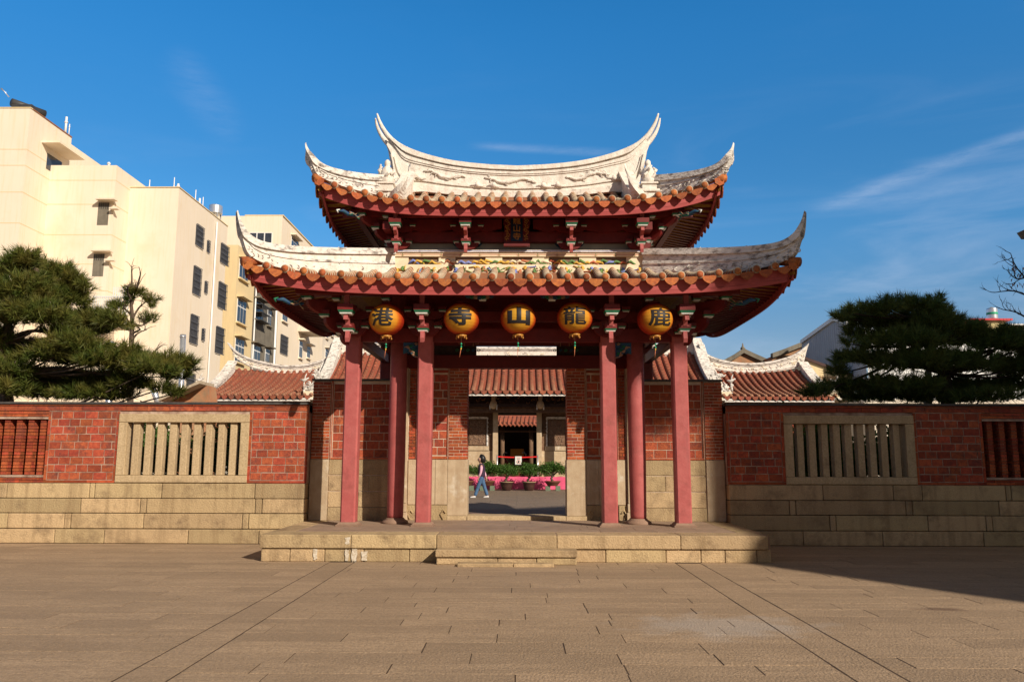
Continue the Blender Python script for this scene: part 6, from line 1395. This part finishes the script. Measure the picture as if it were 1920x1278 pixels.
def sparse_tree():
    Y = 20.5; base = Vector((at(245, 900, Y).x, Y, 0)); root = empty('young_pine', base, 'thin half bare young pine rising beside the sunlit pine', 'tree'); b = MB()
    P = [base]+[at(a, c, Y) for a, c in ((245, 720), (246, 650), (248, 600), (246, 570), (247, 550))]; limb(b, P, .09, .03); b.build('trunk', root); b = MB(); rr = random.Random(5); cl = []
    tw = [[(247, 600), (262, 575), (285, 558)], [(246, 615), (235, 590), (228, 575)], [(248, 570), (255, 545), (262, 530)], [(247, 605), (265, 610), (280, 602)], [(247, 565), (240, 550), (238, 535)], [(246, 640), (258, 625), (275, 618)], [(245, 660), (230, 650), (215, 652)], [(246, 670), (280, 665), (300, 650)], [(246, 590), (232, 578), (215, 572)], [(247, 625), (262, 618), (258, 612)], [(247, 555), (247, 515), (246, 500)], [(255, 545), (262, 520), (264, 510)]]
    for T in tw:
        A = [at(a, c, Y+rr.uniform(-.4, .4)*k) for k, (a, c) in enumerate(T)]; limb(b, A, .035, .008, 'bark', 5)
        for q in range(5): e = A[-1].lerp(A[1], rr.random()); f = e+Vector((rr.uniform(-.25, .25), rr.uniform(-.2, .2), rr.uniform(-.05, .3))); limb(b, [e, e.lerp(f, .5)+Vector((0, 0, .03)), f], .010, .004, 'bark', 4)
    for (px, py, rx, rz) in ((283, 562, 14, 8), (262, 550, 12, 8), (228, 572, 16, 8), (248, 548, 14, 10), (278, 600, 16, 10), (285, 572, 10, 6), (216, 575, 14, 7), (262, 672, 26, 14), (240, 560, 10, 8)):
        c = at(px, py, Y); s = Y/F; cl.append(((c.x, c.y, c.z), rx*s, rx*s, rz*s))
    b.build('branches', root); pine_foliage(cl, 'needles', root, 3, .17, 30, 2.2, .012)
sparse_tree()
PR = [(1582, 598, 16, 14), (1600, 590, 20, 14), (1612, 605, 24, 20), (1640, 585, 22, 14), (1662, 580, 20, 16), (1690, 575, 22, 16), (1725, 580, 28, 18), (1750, 572, 18, 14), (1745, 590, 30, 20), (1600, 625, 18, 16), (1650, 610, 44, 22), (1700, 612, 46, 24), (1760, 612, 40, 22), (1800, 620, 28, 14), (1822, 624, 24, 14), (1835, 612, 8, 12), (1883, 622, 7, 9), (1756, 566, 8, 10), (1748, 574, 9, 10), (1697, 570, 7, 10), (1662, 572, 7, 9), (1622, 580, 8, 8), (1573, 592, 8, 6), (1593, 586, 7, 7), (1592, 645, 12, 9), (1578, 680, 12, 8), (1640, 640, 34, 22), (1700, 645, 60, 26), (1770, 640, 50, 24), (1830, 640, 40, 22), (1880, 634, 30, 16), (1900, 634, 26, 14), (1870, 650, 40, 22), (1915, 650, 40, 26),
      (1590, 675, 26, 15), (1625, 672, 30, 18), (1660, 680, 44, 22), (1720, 685, 60, 26), (1790, 685, 60, 26), (1860, 690, 50, 24), (1915, 690, 40, 26), (1575, 700, 18, 12), (1560, 728, 30, 12), (1600, 730, 34, 14), (1650, 725, 40, 18), (1700, 728, 50, 18), (1760, 728, 50, 18), (1820, 730, 50, 16), (1880, 728, 50, 18), (1940, 700, 50, 40), (1960, 650, 60, 40), (1530, 738, 26, 9), (1640, 745, 60, 8), (1740, 746, 60, 8), (1840, 746, 60, 8)]
pine('pine_tree', 'broad dark shaded pine with spiky top behind the right brick wall', 18.4, [(1780, 800), (1770, 700), (1740, 640), (1730, 590)], PR, [[(1770, 700, 0), (1700, 680, 0), (1610, 660, 0)], [(1760, 660, 0), (1850, 660, 0), (1910, 630, 0)], [(1740, 640, 0), (1660, 610, 0), (1590, 598, 0)]], 'needles_dark', 12, 1.25, kz=1.12, w=.016, tl=.22, mb='bark_dark')
pine('pine_tree', 'yellow green tree catching sun just behind the shaded right pine', 21.5, [(1740, 800), (1742, 640)], [(1765, 598, 22, 14), (1740, 604, 20, 12), (1785, 605, 16, 11), (1758, 612, 30, 14)], [], 'needles', 14, 1.2, tl=.2)
def bare_tree():
    Y = 17.0; base = Vector((at(1990, 900, Y).x, Y, 0)); root = empty('bare_tree', base, 'leafless dark tree whose twigs reach in from the right edge', 'tree'); b = MB(); rr = random.Random(9)
    P = [base, at(1985, 760, Y), at(1965, 660, Y), at(1950, 600, Y), at(1945, 540, Y), at(1960, 480, Y)]; limb(b, P, .14, .04, 'bark_dark', 8); b.build('trunk', root); b = MB()
    def twig(p, d, L, r, lev):
        q = [p]; dd = Vector(d)
        for i in range(5): dd = (dd+Vector((rr.uniform(-.35, .35), rr.uniform(-.2, .2), rr.uniform(-.25, .4)))).normalized(); q.append(q[-1]+dd*L/5)
        b.tube(q, [r*(1-i*.15) for i in range(6)], 'bark_dark', 4)
        if lev:
            for k in range(4 if lev > 1 else 3): i = rr.randrange(1, 6); twig(q[i], (dd+Vector((rr.uniform(-.9, .7), rr.uniform(-.4, .4), rr.uniform(-.5, .9)))).normalized(), L*rr.uniform(.45, .7), r*.55, lev-1)
    for T in ([(1965, 560), (1930, 555), (1900, 545), (1866, 548)], [(1950, 600), (1925, 595), (1905, 585), (1880, 580)], [(1948, 560), (1930, 530), (1905, 500), (1895, 475)], [(1950, 520), (1925, 520), (1905, 522), (1900, 500)]):
        A = resample([at(a, c, Y+rr.uniform(-.2, .2)) for a, c in T], 9); b.tube(A, [.028*(1-i*.09) for i in range(9)], 'bark_dark', 6)
        for i in range(3, 9): twig(A[i], (Vector((-1, rr.uniform(-.4, .4), rr.uniform(-.4, 1.0)))).normalized(), rr.uniform(.18, .34), .010, 1)
    b.build('branches', root)
    b = MB(); c = at(1906, 520, Y)
    for k in range(40): p = c+Vector((rr.uniform(-.1, .12), rr.uniform(-.1, .1), rr.uniform(-.25, .3))); b.add([p, p+Vector((rr.uniform(-.05, .05), .02, -.06)), p+Vector((rr.uniform(-.05, .05), -.02, .03))], [(0, 1, 2)], 'old_brick')
    b.build('dead_leaves', root)
bare_tree()
# shrubs in the courtyard behind the barred windows
for sx in (-1, 1):
    CB = empty('courtyard_shrub', (sx*6.8, 24, .2), 'green shrubs glimpsed through the bars of the %s stone window' % ('left' if sx < 0 else 'right'), 'shrub'); 
    for k in range(7): leaf_cloud((sx*(5.0+k*.8), (17.6 if sx > 0 else 18.4)+k % 2*.5, 1.35+.25*(k % 3)), .75, .5, .85, 4200 if sx > 0 else 2600, .12, 'leaves', CB, 70+k+sx*9)

# ------------------------------------------------------------------ unseen buildings and tree behind the camera, shaped to cast the plaza's right shade
def uv_pt(u, s, z=0): return Vector((u*math.cos(AZ)-s*math.sin(AZ), u*math.sin(AZ)+s*math.cos(AZ), z))
TE = math.tan(EL)
def caster(name, label, cat, s, poly, depth, m):
    root = empty(name, uv_pt(poly[0][0], s), label, cat); zs = lambda w_: w_-TE*s
    n = len(poly); f = [uv_pt(u, s, max(0, zs(w_)) if w_ > -50 else 0) for u, w_ in poly]; g = [uv_pt(u, s-depth, max(0, zs(w_)) if w_ > -50 else 0) for u, w_ in poly]
    b = MB(); b.add(f+g, [tuple(range(n)), tuple(range(n, 2*n))[::-1]]+[(i, (i+1) % n, n+(i+1) % n, n+i) for i in range(n)], m); b.build('wall', root)
caster('apartment_building', 'pale apartment block out of view behind the camera whose shadow falls on the right wall', 'building', -26, [(12.95, -99), (12.95, 10.4), (34, 10.4), (34, -99)], 8, 'pale_paint')
caster('caster_house', 'added gabled outline, unseen behind the camera, casting shade on the right corner of the plaza', 'building', -18, [(10.2, -99), (10.2, .5), (11.1, 4.6), (13.4, 6.2), (34, 6.2), (34, -99)], 6, 'yellow_paint')
def caster_tree():
    s = -19.5; base = uv_pt(13.2, s); root = empty('caster_tree', base, 'added leafy tree, unseen behind the camera, casting shade on the right eave of the gate', 'tree'); zc = 9.6-TE*s
    b = MB(); limb(b, [base, base+Vector((0, 0, zc*.5)), base+Vector((0, 0, zc))], .3, .1); b.build('trunk', root)
    for k, (u, w_, r) in enumerate(((12.0, 9.2, .75), (12.5, 8.6, .75), (12.9, 9.0, .8), (12.4, 10.0, .7), (13.4, 10.0, .9), (13.4, 8.4, .7))): p = uv_pt(u, s, w_-TE*s); leaf_cloud(p, r, r, r*.8, 3000, .16, 'leaves', root, 90+k)
caster_tree()

for (x0, x1, yq, h, m, lab) in ((-46, -24, -12, 11, 'pale_paint', 'added low pale house row left behind the camera, unseen, blocking low sky'), (-22, -4, -16, 12.5, 'yellow_paint', 'added yellow house directly behind the camera, unseen, blocking low sky'), (-2, 9, -19, 10, 'concrete', 'added grey house behind the camera beside the gabled one, unseen, blocking low sky')):  # unseen houses added behind the camera to block sky light near the horizon
    H_ = empty('sky_block_house', ((x0+x1)/2, yq, 0), lab, 'house'); b = MB(); b.box(x0, x1, yq-9, yq, 0, h, m); b.build('wall', H_); b = MB(); b.box(x0-.3, x1+.3, yq-9.3, yq+.3, h, h+.25, 'concrete'); b.build('roof', H_)
